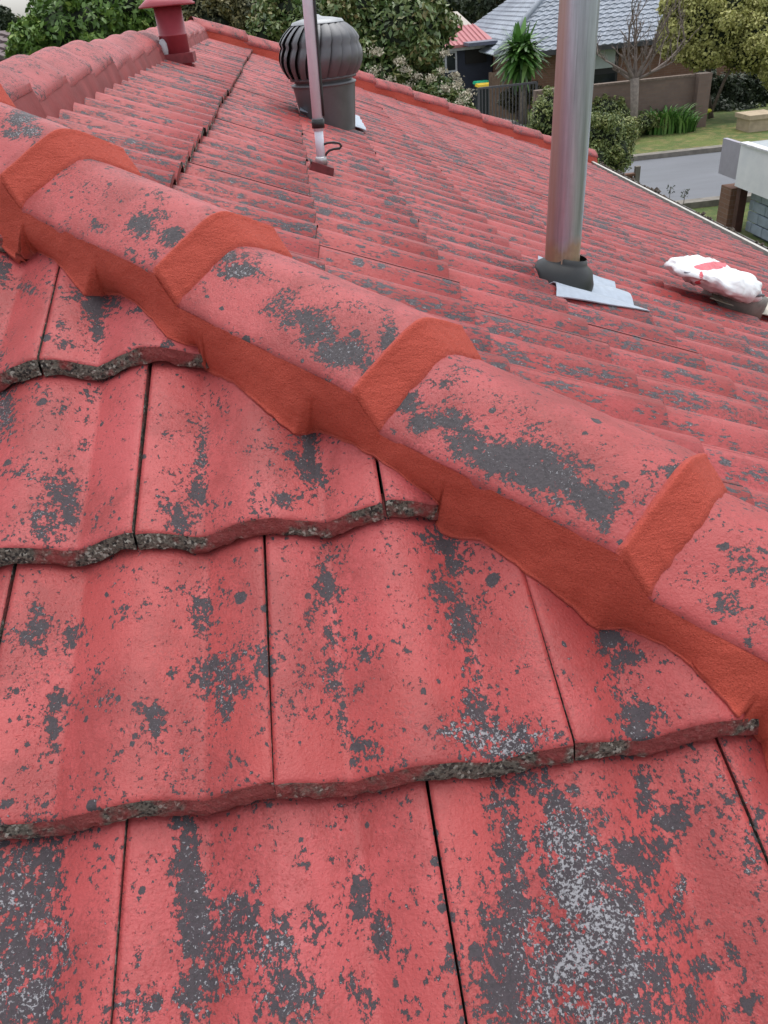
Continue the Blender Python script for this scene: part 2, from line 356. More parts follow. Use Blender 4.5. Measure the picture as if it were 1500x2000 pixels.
def rwave(x):
    c = abs(math.cos(math.pi * x / 0.15)); return 0.036 * (0.75 * (1 - c) + 0.25 * (1 - c * c))
def rwear(x): return 0.40 * max(0.0, math.cos(2 * math.pi * (x - 0.112) / 0.15)) ** 1.2
def tile_geo(nx, ns, detail, phase=0.0, th=0.0195, length=None, seed=0, gap=0.0013):
    """one concrete tile: local x across 0..W, y up the slope from the lip, z out; returns verts, faces, material indices"""
    L = (length or G) + 0.035; V = []; F = []; MI = []
    gp = gap
    xs = [gp + (W - 2 * gp) * i / (nx - 1) for i in range(nx)]
    ys = [L * (j / (ns - 1)) ** 1.0 for j in range(ns)]
    if detail: ys = sorted(set([0, 0.002, 0.005, 0.010] + ys[1:]))
    ns = len(ys)
    r = random.Random(seed)
    def jit(x, k): return mnoise.noise(Vector((x * 60, seed * 3.7, k))) * 0.0016 + mnoise.noise(Vector((x * 14, seed * 5.1, k + 9))) * 0.0024
    for j, y in enumerate(ys):
        for x in xs:
            z = -(wave(x + phase) if detail else rwave(x + phase)) - (DEP if detail else 0.0075) * y / G
            yy = y
            if detail:
                z += mnoise.noise(Vector((x * 9 + seed * 7, y * 7, 3.1))) * 0.0010
                if y < 0.012:
                    z -= (0.0028, 0.0012, 0.0003, 0)[min(j, 3)] * (1 + mnoise.noise(Vector((x * 45, seed, 1))) * 0.8)
                yy = y + jit(x, 0) * (1 - min(1, y / 0.03))
            if x == xs[0] or x == xs[-1]: z -= 0.0008
            V.append((x, yy, z))
    for j in range(ns - 1):
        for i in range(nx - 1):
            a = j * nx + i; F.append((a, a + 1, a + 1 + nx, a + nx)); MI.append(0)
    # lip face: rows going down
    nr = 4 if detail else 1; base = 0
    prev = list(range(nx))
    for q in range(1, nr + 1):
        row = []
        for i, x in enumerate(xs):
            t = q / nr; thick = th
            if detail:
                thick = th + mnoise.noise(Vector((x * 38, seed * 2.3, 5))) * 0.005
                if x > W - 0.030 and seed % 2: thick *= 0.45
            bx, by, bz = V[i]
            off = (mnoise.noise(Vector((x * 80, q * 1.9, seed))) * 0.0022 + mnoise.noise(Vector((x * 200, q * 3.1, seed))) * 0.0012 if detail else 0)
            row.append(len(V)); V.append((bx, by + (0.001 - 0.011 * math.sin(t * 1.57) if detail else -.004 * t) + off, bz - thick * t))
        for i in range(nx - 1): F.append((prev[i], row[i], row[i + 1], prev[i + 1])); MI.append(1)
        prev = row
    row = []
    for i, x in enumerate(xs):
        row.append(len(V)); V.append((x, V[prev[i]][1] + 0.06, V[prev[i]][2] + 0.001))
    for i in range(nx - 1): F.append((prev[i], row[i], row[i + 1], prev[i + 1])); MI.append(2)
    # sides
    for side in (0, nx - 1):
        lo = []
        for j in range(ns):
            vx, vy, vz = V[j * nx + side]; lo.append(len(V)); V.append((vx, vy, vz - 0.024))
        for j in range(ns - 1):
            a, b_ = j * nx + side, (j + 1) * nx + side
            F.append((a, b_, lo[j + 1], lo[j]) if side == 0 else (a, lo[j], lo[j + 1], b_)); MI.append(1 if detail else 2)
    return V, F, MI
def cut(V, F, MI, M, planes):
    """cut a local mesh by world planes (co, no); keep the side the normals point to"""
    bm = bmesh.new(); vs = [bm.verts.new(v) for v in V]
    for f, mi in zip(F, MI):
        try: bm.faces.new([vs[i] for i in f]).material_index = mi
        except ValueError: pass
    Mi = M.inverted(); hit = False
    for co, no in planes:
        lc = Mi @ Vector(co); ln = (M.to_3x3().transposed() @ Vector(no)).normalized()
        ds = [(v.co - lc).dot(ln) for v in bm.verts]
        if not ds: break
        if min(ds) > 0: continue
        hit = True
        if max(ds) < 0: bm.free(); return None, True
        bmesh.ops.bisect_plane(bm, geom=bm.verts[:] + bm.edges[:] + bm.faces[:], plane_co=lc, plane_no=ln, clear_inner=True)
    if not hit: bm.free(); return 'same', False
    if len(bm.faces) == 0: bm.free(); return None, True
    me = bpy.data.meshes.new('roof_tile'); bm.to_mesh(me); bm.free(); return me, True

s2 = math.sqrt(0.5)
HIPCO = Vector((HX, 0, 0))
NN = Vector((-s2, -s2, 0))                # across the hip towards the near slope
def tile_attrs(me, M, marks=None, detail=True, right=False):
    n = len(me.vertices); co = np.empty(n * 3); me.vertices.foreach_get('co', co); co = co.reshape(-1, 3)
    if marks is not None:
        Mm = np.array(M); P = co @ Mm[:3, :3].T + Mm[:3, 3]
        w, l = markvals(P, marks)
    else:
        w = np.array([rwear(c[0]) for c in co]) if right else np.zeros(n)
        l = np.zeros(n) + 0.25
    set_attr(me, 'wear', w); set_attr(me, 'lichen', l)

# --- near slope
idx = 0
for k in range(-3, 5):
    ph = 0.15 if k % 2 else 0.0
    for c in range(-9, 8):
        x0 = ph + c * W
        if x0 < -1.6: continue
        jx, jy, jz = rng.uniform(-.0015, .0015), rng.uniform(-.003, .003), rng.uniform(-.0015, .001)
        rot = Matrix.Rotation(math.radians(rng.uniform(-.35, .35)), 4, 'Z')
        M = FN @ Matrix.Translation((x0 + jx, k * G + jy, jz)) @ rot
        ctr = M @ Vector((W / 2, G / 2, 0)); px = pix(ctr)
        vis = px[2] > 0.2 and -420 < px[0] < 1900 and px[1] < 2700
        if not vis:
            continue
        V, F, MI = tile_geo(58, 34, True, ph % 0.15, seed=idx * 3 + (k * 5 + c) % 2); idx += 1
        me, hit = cut(V, F, MI, M, [(HIPCO + NN * 0.02, NN), ((RX * 2 - HX, 0, 0), (s2, -s2, 0))])
        if me is None: continue
        if me == 'same': me = mesh('roof_tile', V, F, MI)
        tile_attrs(me, M, MARKS)
        link('roof_tile', me, house, [M_TNEAR, M_LIP, M_DARK], True, M)
        for e in me.polygons: e.use_smooth = e.material_index == 0
# dark underlay below the near tiles and the rest of the near slope
mb = MB()
A = near(-1.9, -3.1, -.075); B = near(HX + 2.6, -3.1 , -.075); Cc = near(HX - (HX - RX), 1.21 / CA, -.075)
apex = Vector((RX, HX - RX, (HX - RX) * T - .08)); el = -(EAVE_X - HX)
bl = Vector((2 * RX - EAVE_X, el, el * T - .08)); br = Vector((EAVE_X, el, el * T - .08))
mb.add([apex, bl, br], [(0, 1, 2)])
FARA = Vector((RX, 6.70, 0)); FARC = Vector((EAVE_X, 8.28, 0))
far_ap = Vector((RX, 6.70, apex.z)); frr = Vector((EAVE_X, 8.28, br.z)); frl = Vector((2 * RX - EAVE_X, 8.28, br.z))
mb.add([apex, br, frr, far_ap], [(0, 1, 2, 3)]); mb.add([apex, far_ap, frl, bl], [(0, 1, 2, 3)]); mb.add([far_ap, frr, frl], [(0, 1, 2)])
mb.build('roof_underlay', M_DARK, house)

# --- right slope
lips = [-0.86, -0.54, -0.223] + [0.094 + 0.3169 * i for i in range(8)] + [2.655]
fd = (FARC - FARA).normalized(); FNRM = Vector((fd.y, -fd.x, 0))     # points towards the camera side
lowV, lowF, lowM = tile_geo(21, 3, False, 0.0, th=0.010, length=0.33, gap=0.0007)
shared = mesh('roof_tile', lowV, lowF, lowM); tile_attrs(shared, None, None, right=True)
for m_ in (M_TRIGHT, M_LIP, M_DARK): shared.materials.append(m_)
shared.polygons.foreach_set('use_smooth', [i == 0 for i in lowM])
cand = []; YPH = -0.005
for i, s in enumerate(lips):
    for c in range(-9, 32):
        y0 = YPH + (0.15 if i % 2 else 0) + c * W
        lift = 0.016 if i == 0 else 0.0
        if s > 3.0 - .01 and False: continue
        M = FR @ Matrix.Translation((y0 + rng.uniform(-.0004, .0004), -s + rng.uniform(-.005, .005), lift + rng.uniform(-.0012, .0012))) @ Matrix.Rotation(math.radians(rng.uniform(-.08, .08)), 4, 'Z') @ Matrix.Rotation(math.radians(-1.8 if i == 0 else 0), 4, 'X')
        ctr = M @ Vector((W / 2, G / 2, 0)); p = pix(ctr)
        cand.append((p, M, i, c))
def right_tile(M):
    return cut(lowV, lowF, lowM, M, [(HIPCO - NN * 0.02, -NN), ((RX + 0.03, 0, 0), (1, 0, 0)), (FARA + FNRM * .02, FNRM)])
cand.sort(key=lambda t: t[0][2] if t[0][2] > 0 else 99)
nt_ = idx; stuffV = []; stuffF = []; stuffM = []; stuffMats = []
for p, M, i, c in cand:
    inside = p[2] > 0.2 and -60 < p[0] < 1560 and -20 < p[1] < 1350
    me, hit = right_tile(M)
    if me is None: continue
    if inside and nt_ < 296:
        if me == 'same': me = shared; link('roof_tile', me, house, M=M)
        else:
            tile_attrs(me, None, None, right=True); link('roof_tile', me, house, [M_TRIGHT, M_LIP, M_DARK], False, M)
            for e in me.polygons: e.use_smooth = e.material_index == 0
        nt_ += 1
    else:
        if me == 'same': vv, ff, mm = lowV, lowF, lowM
        else: vv = [v.co[:] for v in me.vertices]; ff = [tuple(q.vertices) for q in me.polygons]; mm = [q.material_index for q in me.polygons]
        b0 = len(stuffV); stuffV += [tuple(M @ Vector(v)) for v in vv]; stuffF += [tuple(x + b0 for x in f) for f in ff]; stuffM += list(mm)
        stuffMats += [rwear(v[0]) for v in vv]
me = mesh('roof_tile', stuffV, stuffF, stuffM); set_attr(me, 'wear', stuffMats); set_attr(me, 'lichen', [0.25] * len(stuffV))
rest = link('roof_tile', me, house, [M_TRIGHT, M_LIP, M_DARK], False, kind='stuff', label='red roof tiles too far off or out of view to tell apart')
for e in me.polygons: e.use_smooth = e.material_index == 0

# --- hip caps
HD = Vector((1, -1, -T)).normalized(); HU = NN.cross(HD).normalized()
if HU.z < 0: HU = -HU
def hipO(q): return Vector((HX + q, -q, -T * q))
CAPL = 0.375; EC = -0.050
HWID, CROWN, EDGEH = 0.120, 0.058, 0.005
def capprof(e):
    a = abs(e) / HWID; a = (math.sqrt(a * a + 0.055) - 0.2345) / (math.sqrt(1.055) - 0.2345)
    return EDGEH + (CROWN - EDGEH) * (1 - a)
def cap_mesh(O, D, N, U, length, rise, seed, ne=40, nl=36, prof=capprof, hw=HWID, thick=0.016, lip_at_end=True):
    """barrel ridge tile; lip end at O, body runs back along -D; rises by 'rise' towards the lip"""
    rows = []; r = []
    V = []; F = []
    for j in range(nl):
        l = -length * (1 - j / (nl - 1)); off = rise * (1 + l / CAPL)
        for i in range(ne):
            e = -hw + 2 * hw * i / (ne - 1)
            h = prof(e) + off
            nz = mnoise.noise(Vector((e * 22, l * 14, seed))) * 0.0016 + mnoise.noise(Vector((e * 70, l * 70, seed + 5))) * 0.0006
            ed = min(1, (hw - abs(e)) / 0.01); h -= 0.003 * (1 - ed)
            if j >= nl - 2: h -= 0.002
            ej = e + (mnoise.noise(Vector((l * 30, seed, e * 3))) * 0.002 if abs(e) > hw * 0.98 else 0)
            V.append(O + D * l + N * ej + U * (h + nz))
    nt0 = len(V)
    for j in range(nl - 1):
        for i in range(ne - 1):
            a = j * ne + i; F.append((a, a + ne, a + ne + 1, a + 1))
    # under edges
    for side in (0, ne - 1):
        lo = []
        for j in range(nl):
            lo.append(len(V)); V.append(V[j * ne + side] - U * thick)
        for j in range(nl - 1):
            a, b_ = j * ne + side, (j + 1) * ne + side
            F.append((a, b_, lo[j + 1], lo[j]) if side else (a, lo[j], lo[j + 1], b_))
    prev = [(nl - 1) * ne + i for i in range(ne)]; lo = []
    for i in range(ne): lo.append(len(V)); V.append(V[prev[i]] - U * thick + D * 0.001)
    for i in range(ne - 1): F.append((prev[i], lo[i], lo[i + 1], prev[i + 1]))
    me = mesh('hip_tile', V, F)
    w, l = markvals([tuple(v) for v in V], CAPMARKS) if seed < 50 else (np.full(len(V), .28), np.zeros(len(V)) + .2)
    wv = np.maximum(w, 0.18); set_attr(me, 'wear', wv); set_attr(me, 'lichen', l)
    return me
RISE = 0.036
def collar_mesh(O, D, N, U, rise, seed, L0=0.046, hw=HWID, prof=capprof, expo=None):
    expo = expo or CAPL; rows = []; fr = []
    NR = 14; NE = 60
    for j in range(NR):
        t = j / (NR - 1); row = []
        for i in range(NE):
            e = -hw * 1.012 + 2 * hw * 1.012 * i / (NE - 1)
            ec = max(-hw, min(hw, e))
            Lw = L0 * (1 + 0.22 * mnoise.noise(Vector((e * 16, seed, 2))) + 0.06 * mnoise.noise(Vector((e * 90, seed, 4))))
            l = -0.009 + (Lw + 0.009) * t
            top = prof(ec) + rise + 0.0012
            low = prof(ec) + rise * (l / expo) + 0.0006
            f = max(0.0, (l + 0.001) / (Lw + .001)); f = f ** 0.95
            if l < 0: h = top - rise * (-l) / expo * 1.0 + (0.0016 if j else -0.004)
            else: h = top * (1 - f) + low * f + 0.002 * math.sin(math.pi * f)
            if j == NR - 1: h = low - 0.004
            if abs(e) > hw: h -= 0.014
            h += mnoise.noise(Vector((e * 30, l * 30, seed))) * 0.0014
            row.append(O + D * l + N * e + U * h); fr.append(max(0, 1 - j / 3.2) if j < 4 else (0.55 if j > NR - 3 else 0))
        rows.append(row)
    mb = MB(); mb.grid(rows); me = mesh('mortar_collar', mb.v, mb.f); set_attr(me, 'fringe', fr); return me
hipq = {k: -0.6565 + 0.375 * (k - 1) for k in range(-3, 5)}
def flip(me):
    bm = bmesh.new(); bm.from_mesh(me); bmesh.ops.recalc_face_normals(bm, faces=bm.faces); bm.to_mesh(me); bm.free(); return me
for k, q in hipq.items():
    O = HIPCO + HD * q + NN * EC
    me = flip(cap_mesh(O, HD, NN, HU, CAPL - 0.012, RISE, k + 10)); o = link('hip_tile', me, house, M_CAP, True)
    if k < 4: link('mortar_collar', flip(collar_mesh(O, HD, NN, HU, RISE, k + 20)), house, M_MORTAR, True)

# --- mortar skirt of the hip, near side: top under the cap edges, foot follows the tiles
FOOT = [(24,492),(70,490),(110,510),(140,545),(165,576),(200,578),(235,573),(265,590),(300,625),(330,660),(362,672),(388,676),(392,700),(402,722),(425,732),(455,745),(490,775),(540,818),(574,846),(600,848),(622,842),(655,852),(690,868),(735,893),(770,915),(805,945),(840,968),(858,985),(848,1015),(862,1040),(885,1050),(940,1054),(960,1068),(1000,1095),(1028,1118),(1075,1148),(1118,1185),(1150,1215),(1168,1228),(1190,1228),(1215,1226),(1255,1240),(1300,1260),(1340,1290),(1380,1330),(1420,1372),(1460,1418),(1490,1450),(1500,1500),(1530,1545),(1600,1580),(1700,1660),(1850,1800)]
foot3 = []
for i in range(len(FOOT) - 1):
    (u0, v0), (u1, v1) = FOOT[i], FOOT[i + 1]
    n = max(1, int(math.hypot(u1 - u0, v1 - v0) / 5))
    for j in range(n):
        u = u0 + (u1 - u0) * j / n; v = v0 + (v1 - v0) * j / n
        foot3.append(onnear(u + 3 * mnoise.noise(Vector((u * .03, 1, 0))), v + 3 * mnoise.noise(Vector((u * .05, v * .05, 5))))[0])
d0 = (foot3[0] - HIPCO).dot(HD); e0 = (foot3[0] - HIPCO).dot(NN); pre = []
for i in range(60, 0, -1):
    P = HIPCO + HD * (d0 - i * 0.010) + NN * (e0 + 0.004 * math.sin(i * .35)); s_ = P.y / CA
    for _ in range(4): P = Vector((P.x, P.y, 0)); P = Vector((P.x, P.y, (P.y * T) + (-DEP * .6 - wave(P.x)) / CA))
    pre.append(P)
foot3 = pre + foot3
dm = -1e9; f2 = []
for b in foot3:
    d_ = (b - HIPCO).dot(HD); dn = max(d_, dm + 0.0004); f2.append(b + HD * (dn - d_)); dm = dn
foot3 = f2
FO = [(b - HIPCO).dot(NN) for b in foot3]; FH = [(b - HIPCO).dot(HU) for b in foot3]; KW = 22
foots = []
for i, b in enumerate(foot3):
    lo_, hi_ = max(0, i - KW), min(len(foot3), i + KW + 1); me_ = sum(FO[lo_:hi_]) / (hi_ - lo_); mh_ = sum(FH[lo_:hi_]) / (hi_ - lo_)
    foots.append(b + NN * (me_ - FO[i]) + HU * (mh_ - FH[i]))
NRW = 26; rows = [[] for _ in range(NRW + 2)]; fr = []
for i, Bp in enumerate(foot3):
    qd = (Bp - HIPCO).dot(HD)                      # distance down the hip
    kk = (qd - hipq[0]) / CAPL; fracl = kk - math.floor(kk)
    cz = min(1.0, fracl / 0.124); col_ = fracl < 0.124
    off = RISE * ((1 - cz) + fracl * cz)
    h0 = EDGEH + off - (0.0035 if not col_ else 0.002)
    Tp = HIPCO + HD * (qd) + NN * (EC + HWID + (0.0005 if not col_ else 0.0025)) + HU * h0
    for j in range(NRW):
        t = j / (NRW - 1)
        Bs = foots[i]; w_ = t ** 2.2
        P = Tp.lerp(Bs.lerp(Bp, w_), t)
        bul = 0.003 * math.sin(math.pi * t)
        P = P + (NN * 0.75 + HU * 0.65) * (bul + 0.0040 * mnoise.noise(P * 12) + 0.0016 * mnoise.noise(P * 40))
        if j == NRW - 1: P = Bp + HU * 0.003 + NN * 0.001
        rows[j].append(P)
    rows[NRW].append(Bp + NN * 0.0025 + HU * 0.0015); rows[NRW + 1].append(Bp - HU * 0.012 - NN * 0.004)
mb = MB(); mb.grid(rows); me = mesh('mortar_bedding', mb.v, mb.f)
nc = len(foot3); fr = []
for j in range(NRW + 2):
    fr += [max(0, (j - (NRW - 2.2)) / 2.2) * 0.7 if j >= NRW - 2 else 0] * nc
set_attr(me, 'fringe', fr); link('mortar_bedding', flip(me), house, M_MORTAR, True)
# --- far side of the hip
rows = [[] for _ in range(8)]
for i in range(240):
    q = -1.22 + 2.2 * i / 239; O = hipO(q)
    e = 0.185 + 0.010 * math.sin(q * 41.9) + 0.006 * mnoise.noise(Vector((q * 20, 3, 0)))
    Tp = O + NN * (EC - HWID + 0.008) + HU * (EDGEH + 0.006)
    Bx = O - NN * e; Bp = Vector((Bx.x, Bx.y, -T * (Bx.x - HX) - 0.052))
    for j in range(8):
        rows[j].append(Tp.lerp(Bp, j / 7) - NN * 0.008 * math.sin(math.pi * j / 7))
mb = MB(); mb.grid(rows); me = mesh('mortar_bedding', mb.v, mb.f); set_attr(me, 'fringe', [0] * len(mb.v)); link('mortar_bedding', flip(me), house, M_MORTAR, True)

# --- ridge caps
def ridgeprof(e):
    a = abs(e) / 0.105; a = (math.sqrt(a * a + 0.07) - math.sqrt(.07)) / (math.sqrt(1.07) - math.sqrt(.07))
    return -0.018 + 0.054 * (1 - a ** 1.2)
zr = (HX - RX) * T
RN, RD, RU_ = Vector((1, 0, 0)), Vector((0, 1, 0)), Vector((0, 0, 1))
ys_r = [1.28, 1.63, 1.98, 2.32, 2.68, 3.05, 3.42, 3.79, 4.16, 4.53, 4.90, 5.27, 5.64, 6.01, 6.38, 6.72]
OLDC = CAPL; CAPL = 0.365
for i, y in enumerate(ys_r):
    O = Vector((RX, y, zr + 0.005 * math.sin(i * 2.1) + 0.014))
    me = flip(cap_mesh(O, RD, RN, RU_, 0.405, 0.026, 60 + i, ne=22, nl=10, prof=ridgeprof, hw=0.105)); me.name = 'ridge_tile'
    link('ridge_tile', me, house, M_CAP, True)
    # bedding under each cap, visible side, its foot on the tiles
    rows = [[] for _ in range(6)]
    for a in range(24):
        yy = y - 0.365 + 0.375 * a / 23; off = 0.026 * (1 + (yy - y) / 0.365)
        Tp = Vector((RX + 0.099, yy, O.z - 0.014 + off - 0.010)); bx = RX + 0.122 + 0.004 * math.sin(yy * 41.9 + 1) + .004 * mnoise.noise(Vector((yy * 14, 0, i)))
        Bp = Vector((bx, yy, -T * (bx - HX) - 0.050))
        for j in range(6):
            rows[j].append(Tp.lerp(Bp, j / 5) + Vector((0.005 * math.sin(math.pi * j / 5), 0, 0)))
    mb = MB(); mb.grid(rows); me = mesh('ridge_bedding', mb.v, mb.f); link('ridge_bedding', flip(me), house, M_BEDRED, True)
CAPL = OLDC

# --- far hip caps
fs = Vector((RX, 6.70, zr)); fe = Vector((EAVE_X + 0.05, 8.30, -T * (EAVE_X + 0.05 - HX)))
FD = (fe - fs).normalized(); FNn = Vector((fd.y, -fd.x, 0)); FU = FD.cross(FNn); FU = FU if FU.z > 0 else -FU
Ltot = (fe - fs).length; ncap = 11; OLDC = CAPL; CAPL = Ltot / ncap
def farprof(e):
    a = abs(e) / 0.12; a = (math.sqrt(a * a + 0.05) - math.sqrt(.05)) / (math.sqrt(1.05) - math.sqrt(.05))
    return 0.035 + 0.060 * (1 - a ** 1.5)
for i in range(1, ncap + 1):
    O = fs + FD * (CAPL * i)
    link('hip_tile', flip(cap_mesh(O, FD, FNn, FU, CAPL + 0.03, 0.024, 80 + i, ne=18, nl=8, prof=farprof, hw=0.12)), house, M_CAP, True)
rows = [[] for _ in range(5)]
for i in range(160):
    d_ = Ltot * i / 159; O = fs + FD * d_; fl = (d_ / CAPL) % 1
    Tp = O + FNn * 0.115 + FU * (0.030 + 0.024 * fl); Bx = O + FNn * (0.14 + 0.012 * math.sin(O.y * 41.9))
    Bp = Vector((Bx.x, Bx.y, -T * (Bx.x - HX) - 0.052))
    for j in range(5): rows[j].append(Tp.lerp(Bp, j / 4))
mb = MB(); mb.grid(rows); me = mesh('mortar_bedding', mb.v, mb.f); set_attr(me, 'fringe', [0] * len(mb.v)); link('mortar_bedding', flip(me), house, M_MORTAR, True)
CAPL = OLDC
# --- eave: gutter, fascia, walls
M_WHITE = simple('white_gutter_paint', (0.52, 0.50, 0.46), 0.5, var=0.12, scale=20, bump=0.1)
M_BRICKS = simple('our_brick_wall', (0.26, 0.11, 0.08), 0.9, var=0.15, scale=20)
ez = -T * (EAVE_X - HX) - 0.035
mb = MB(); y0, y1 = -2.5, 8.32; xc = EAVE_X + 0.055
prof = [(0.0, -0.02), (0.0, -0.13), (0.10, -0.13), (0.135, -0.03), (0.125, -0.028), (0.095, -0.12), (0.008, -0.12), (0.008, -0.02)]
n = len(prof); vs = []
for y in (y0, y1): vs += [(xc + a, y, ez + b) for a, b in prof]
mb.add(vs, [(i, (i + 1) % n, (i + 1) % n + n, i + n) for i in range(n)] + [tuple(range(n)), tuple(range(2 * n - 1, n - 1, -1))])
mb.build('gutter', simple('gutter_dark', (0.16, 0.15, 0.14), 0.5, var=0.1), house)
MB().box((EAVE_X + 0.035, (y0 + y1) / 2, -T * (EAVE_X + .03 - HX) - 0.014), (0.022, y1 - y0, 0.05)).build('eave_trim', M_WHITE, house)
mb = MB(); lr = random.Random(5)
for i in range(620):
    y = y0 + (y1 - y0) * i / 620 + lr.uniform(-.01, .01); r = lr.uniform(.012, .03); x = xc + lr.uniform(.03, .10); z = ez + lr.uniform(-.05, 0.005)
    mb.add([(x + r * a, y + r * b, z + r * c * .8) for a, b, c in ((1, 0, 0), (-1, 0, 0), (0, 1, 0), (0, -1, 0), (0, 0, 1), (0, 0, -1))],
           [(0, 2, 4), (2, 1, 4), (1, 3, 4), (3, 0, 4), (2, 0, 5), (1, 2, 5), (3, 1, 5), (0, 3, 5)])
mb.build('leaf_litter', simple('leaf_litter', (0.11, 0.085, 0.065), 0.95, var=0.35, scale=30), house, kind='stuff')
mb = MB(); wl = [(2 * RX - EAVE_X + .45, el + .45), (EAVE_X - .45, el + .45), (EAVE_X - .45, 7.9), (2 * RX - EAVE_X + .45, 7.9)]
for i in range(4):
    (ax, ay), (bx_, by_) = wl[i], wl[(i + 1) % 4]
    mb.add([(ax, ay, ZG), (bx_, by_, ZG), (bx_, by_, ez - .05), (ax, ay, ez - .05)], [(0, 1, 2, 3)])
mb.build('wall', M_BRICKS, house)

# ------------------------------------------------------------------ things on the roof
def metal(name, col, rough, streak=0.2, metal_=0.9):
    m, nt, b = newmat(name); g = NT(nt); p = g.pos((7, 7, 0.35))
    c = g.mix(g.ramp(g.noise(p, 9, 4, 0.6), [(0.3, 0), (0.7, 1)]), tuple(x * (1 - streak) for x in col), col)
    c = g.mix(g.ramp(g.noise(g.pos(), 40, 4, .6), [(.5, 0), (.75, .25)]), c, tuple(x * .6 for x in col))
    g.l(c, b.inputs['Base Color']); b.inputs['Metallic'].default_value = metal_; g.l(g.m('ADD', rough - .06, g.m('MULTIPLY', g.noise(p, 14, 3), .14)), b.inputs['Roughness'])
    return m, nt, b, g, c
# galvanised flue pipe
PB = onright(1096, 535, 0.0)
R_ = 33.0 * sizepx(PB)
PT = at(1132, 0, PB.y - .0); PSH = Vector(((PT.x - PB.x) / (PT.z - PB.z), 0, 1))
mgal, nt, b, g, c = metal('galvanised_steel', (0.50, 0.55, 0.64), 0.36, 0.42, 0.10)
gz = g.n('ShaderNodeNewGeometry'); sp = g.n('ShaderNodeSeparateXYZ'); g.l(gz.outputs['Position'], sp.inputs[0])
low = g.ramp(g.m('ADD', g.m('SUBTRACT', sp.outputs[2], PB.z + 0.075), g.m('MULTIPLY', g.m('SUBTRACT', g.noise(g.pos((8, 8, 1)), 3, 4), .5), -.10)), [(0.0, 1), (0.035, 0)])
rust = g.mix(g.noise(g.pos(), 60, 4), (0.16, 0.075, 0.03), (0.42, 0.27, 0.10))
c2 = g.mix(g.m('MULTIPLY', low, 0.8), c, rust)
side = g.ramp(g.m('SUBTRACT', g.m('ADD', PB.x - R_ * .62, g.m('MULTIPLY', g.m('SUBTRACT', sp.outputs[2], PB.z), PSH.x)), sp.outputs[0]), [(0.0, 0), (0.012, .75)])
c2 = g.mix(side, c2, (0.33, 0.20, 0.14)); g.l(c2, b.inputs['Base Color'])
g.l(g.m('SUBTRACT', .78, g.m('MULTIPLY', g.m('MAXIMUM', low, side), .7)), b.inputs['Metallic'])
flue = thing('flue_pipe', 'tall galvanised steel flue pipe rising from a black rubber boot, rusty at its foot', 'flue pipe', PB)
mb = MB(); n = 48; vs = []
zs = [-0.05, 0.03, 0.04] + [0.04 + 0.1 * i for i in range(1, 17)]
for z in zs:
    for i in range(n):
        a = 2 * math.pi * i / n; r = R_ * (1 + 0.012 * math.sin(3 * a + 1) ) * (1 + (0.006 * math.sin(z * 7)))
        vs.append((r * math.cos(a), r * math.sin(a), z))
fs = [(j * n + i, j * n + (i + 1) % n, (j + 1) * n + (i + 1) % n, (j + 1) * n + i) for j in range(len(zs) - 1) for i in range(n)]
mb.add([Vector((v[0], v[1], 0)) + PSH * v[2] + PB for v in vs], fs)
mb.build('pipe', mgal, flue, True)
a0 = -1.9
seam = MB().box(PB + Vector((math.cos(a0) * R_, math.sin(a0) * R_, 0)) + PSH * .82, (0.010, 0.004, 1.6), M=Matrix(((1, 0, PSH.x), (0, 1, 0), (0, 0, 1))) @ Matrix.Rotation(a0, 3, 'Z'))
seam.build('seam', mgal, flue)
MB().lathe([(0.02, 0), (0.10, 0.0), (0.10, .01), (0.03, .06), (0.0, .065)], PB + PSH * 1.68, 28).build('rain_cap', mgal, flue)
mrub = simple('black_rubber', (0.022, 0.025, 0.027), 0.45, var=0.1, scale=20)
TN = Vector((SA, 0, CA)); BO = PB + Vector((0, 0, -0.025))
mb = MB(); mb.lathe([(a_ * R_ / .054 * (1.14 if a_ > .07 else 1), b_ * 1.15) for a_, b_ in [(0.092, -0.02), (0.090, 0.012), (0.084, 0.024), (0.078, 0.040), (0.070, 0.050), (0.0645, 0.056), (0.0615, 0.066), (0.0605, 0.066)]], BO, 40, axis=(SA * .6, 0, 1), cap=False)
mb.build('rubber_boot', mrub, flue, True)
# lead flashing under the boot: sheet lying over the corrugations
mlead, nt, b, g, c = metal('lead_flashing', (0.40, 0.46, 0.54), 0.50, 0.15, 0.35)
def sheet(name, poly_pts, mat, parent, lift=0.008, follow=0.35, n=(26, 14), thick=0.003, wob=0.004, seed=0):
    """quad sheet on the right slope between four corner points (world), draped over the waves"""
    A, B, C_, D_ = poly_pts; top = []; bot = []
    for j in range(n[1]):
        r1 = []; r2 = []
        for i in range(n[0]):
            s_, t_ = i / (n[0] - 1), j / (n[1] - 1)
            P = (A * (1 - s_) + B * s_) * (1 - t_) + (D_ * (1 - s_) + C_ * s_) * t_
            y = P.y; h = lift - follow * 1.38 * wave(y - YPH) + wob * mnoise.noise(Vector((P.x * 14, y * 14, seed)))
            Pn = Vector((P.x, P.y, -T * (P.x - HX))) + TN * h
            r1.append(Pn); r2.append(Pn - TN * thick)
        top.append(r1); bot.append(r2)
    mb = MB(); mb.grid(top); mb.grid(bot)
    for j in range(n[1] - 1):
        for i_ in (0, n[0] - 1): mb.add([top[j][i_], top[j + 1][i_], bot[j + 1][i_], bot[j][i_]], [(0, 1, 2, 3)])
    for i in range(n[0] - 1):
        for j_ in (0, n[1] - 1): mb.add([top[j_][i], top[j_][i + 1], bot[j_][i + 1], bot[j_][i]], [(0, 1, 2, 3)])
    return mb.build(name, mat, parent, True)
sheet('flashing', [onright(1092, 572), onright(1268, 616), onright(1200, 556), onright(1050, 508)], mlead, flue, lift=0.004, follow=0.75, wob=.004)

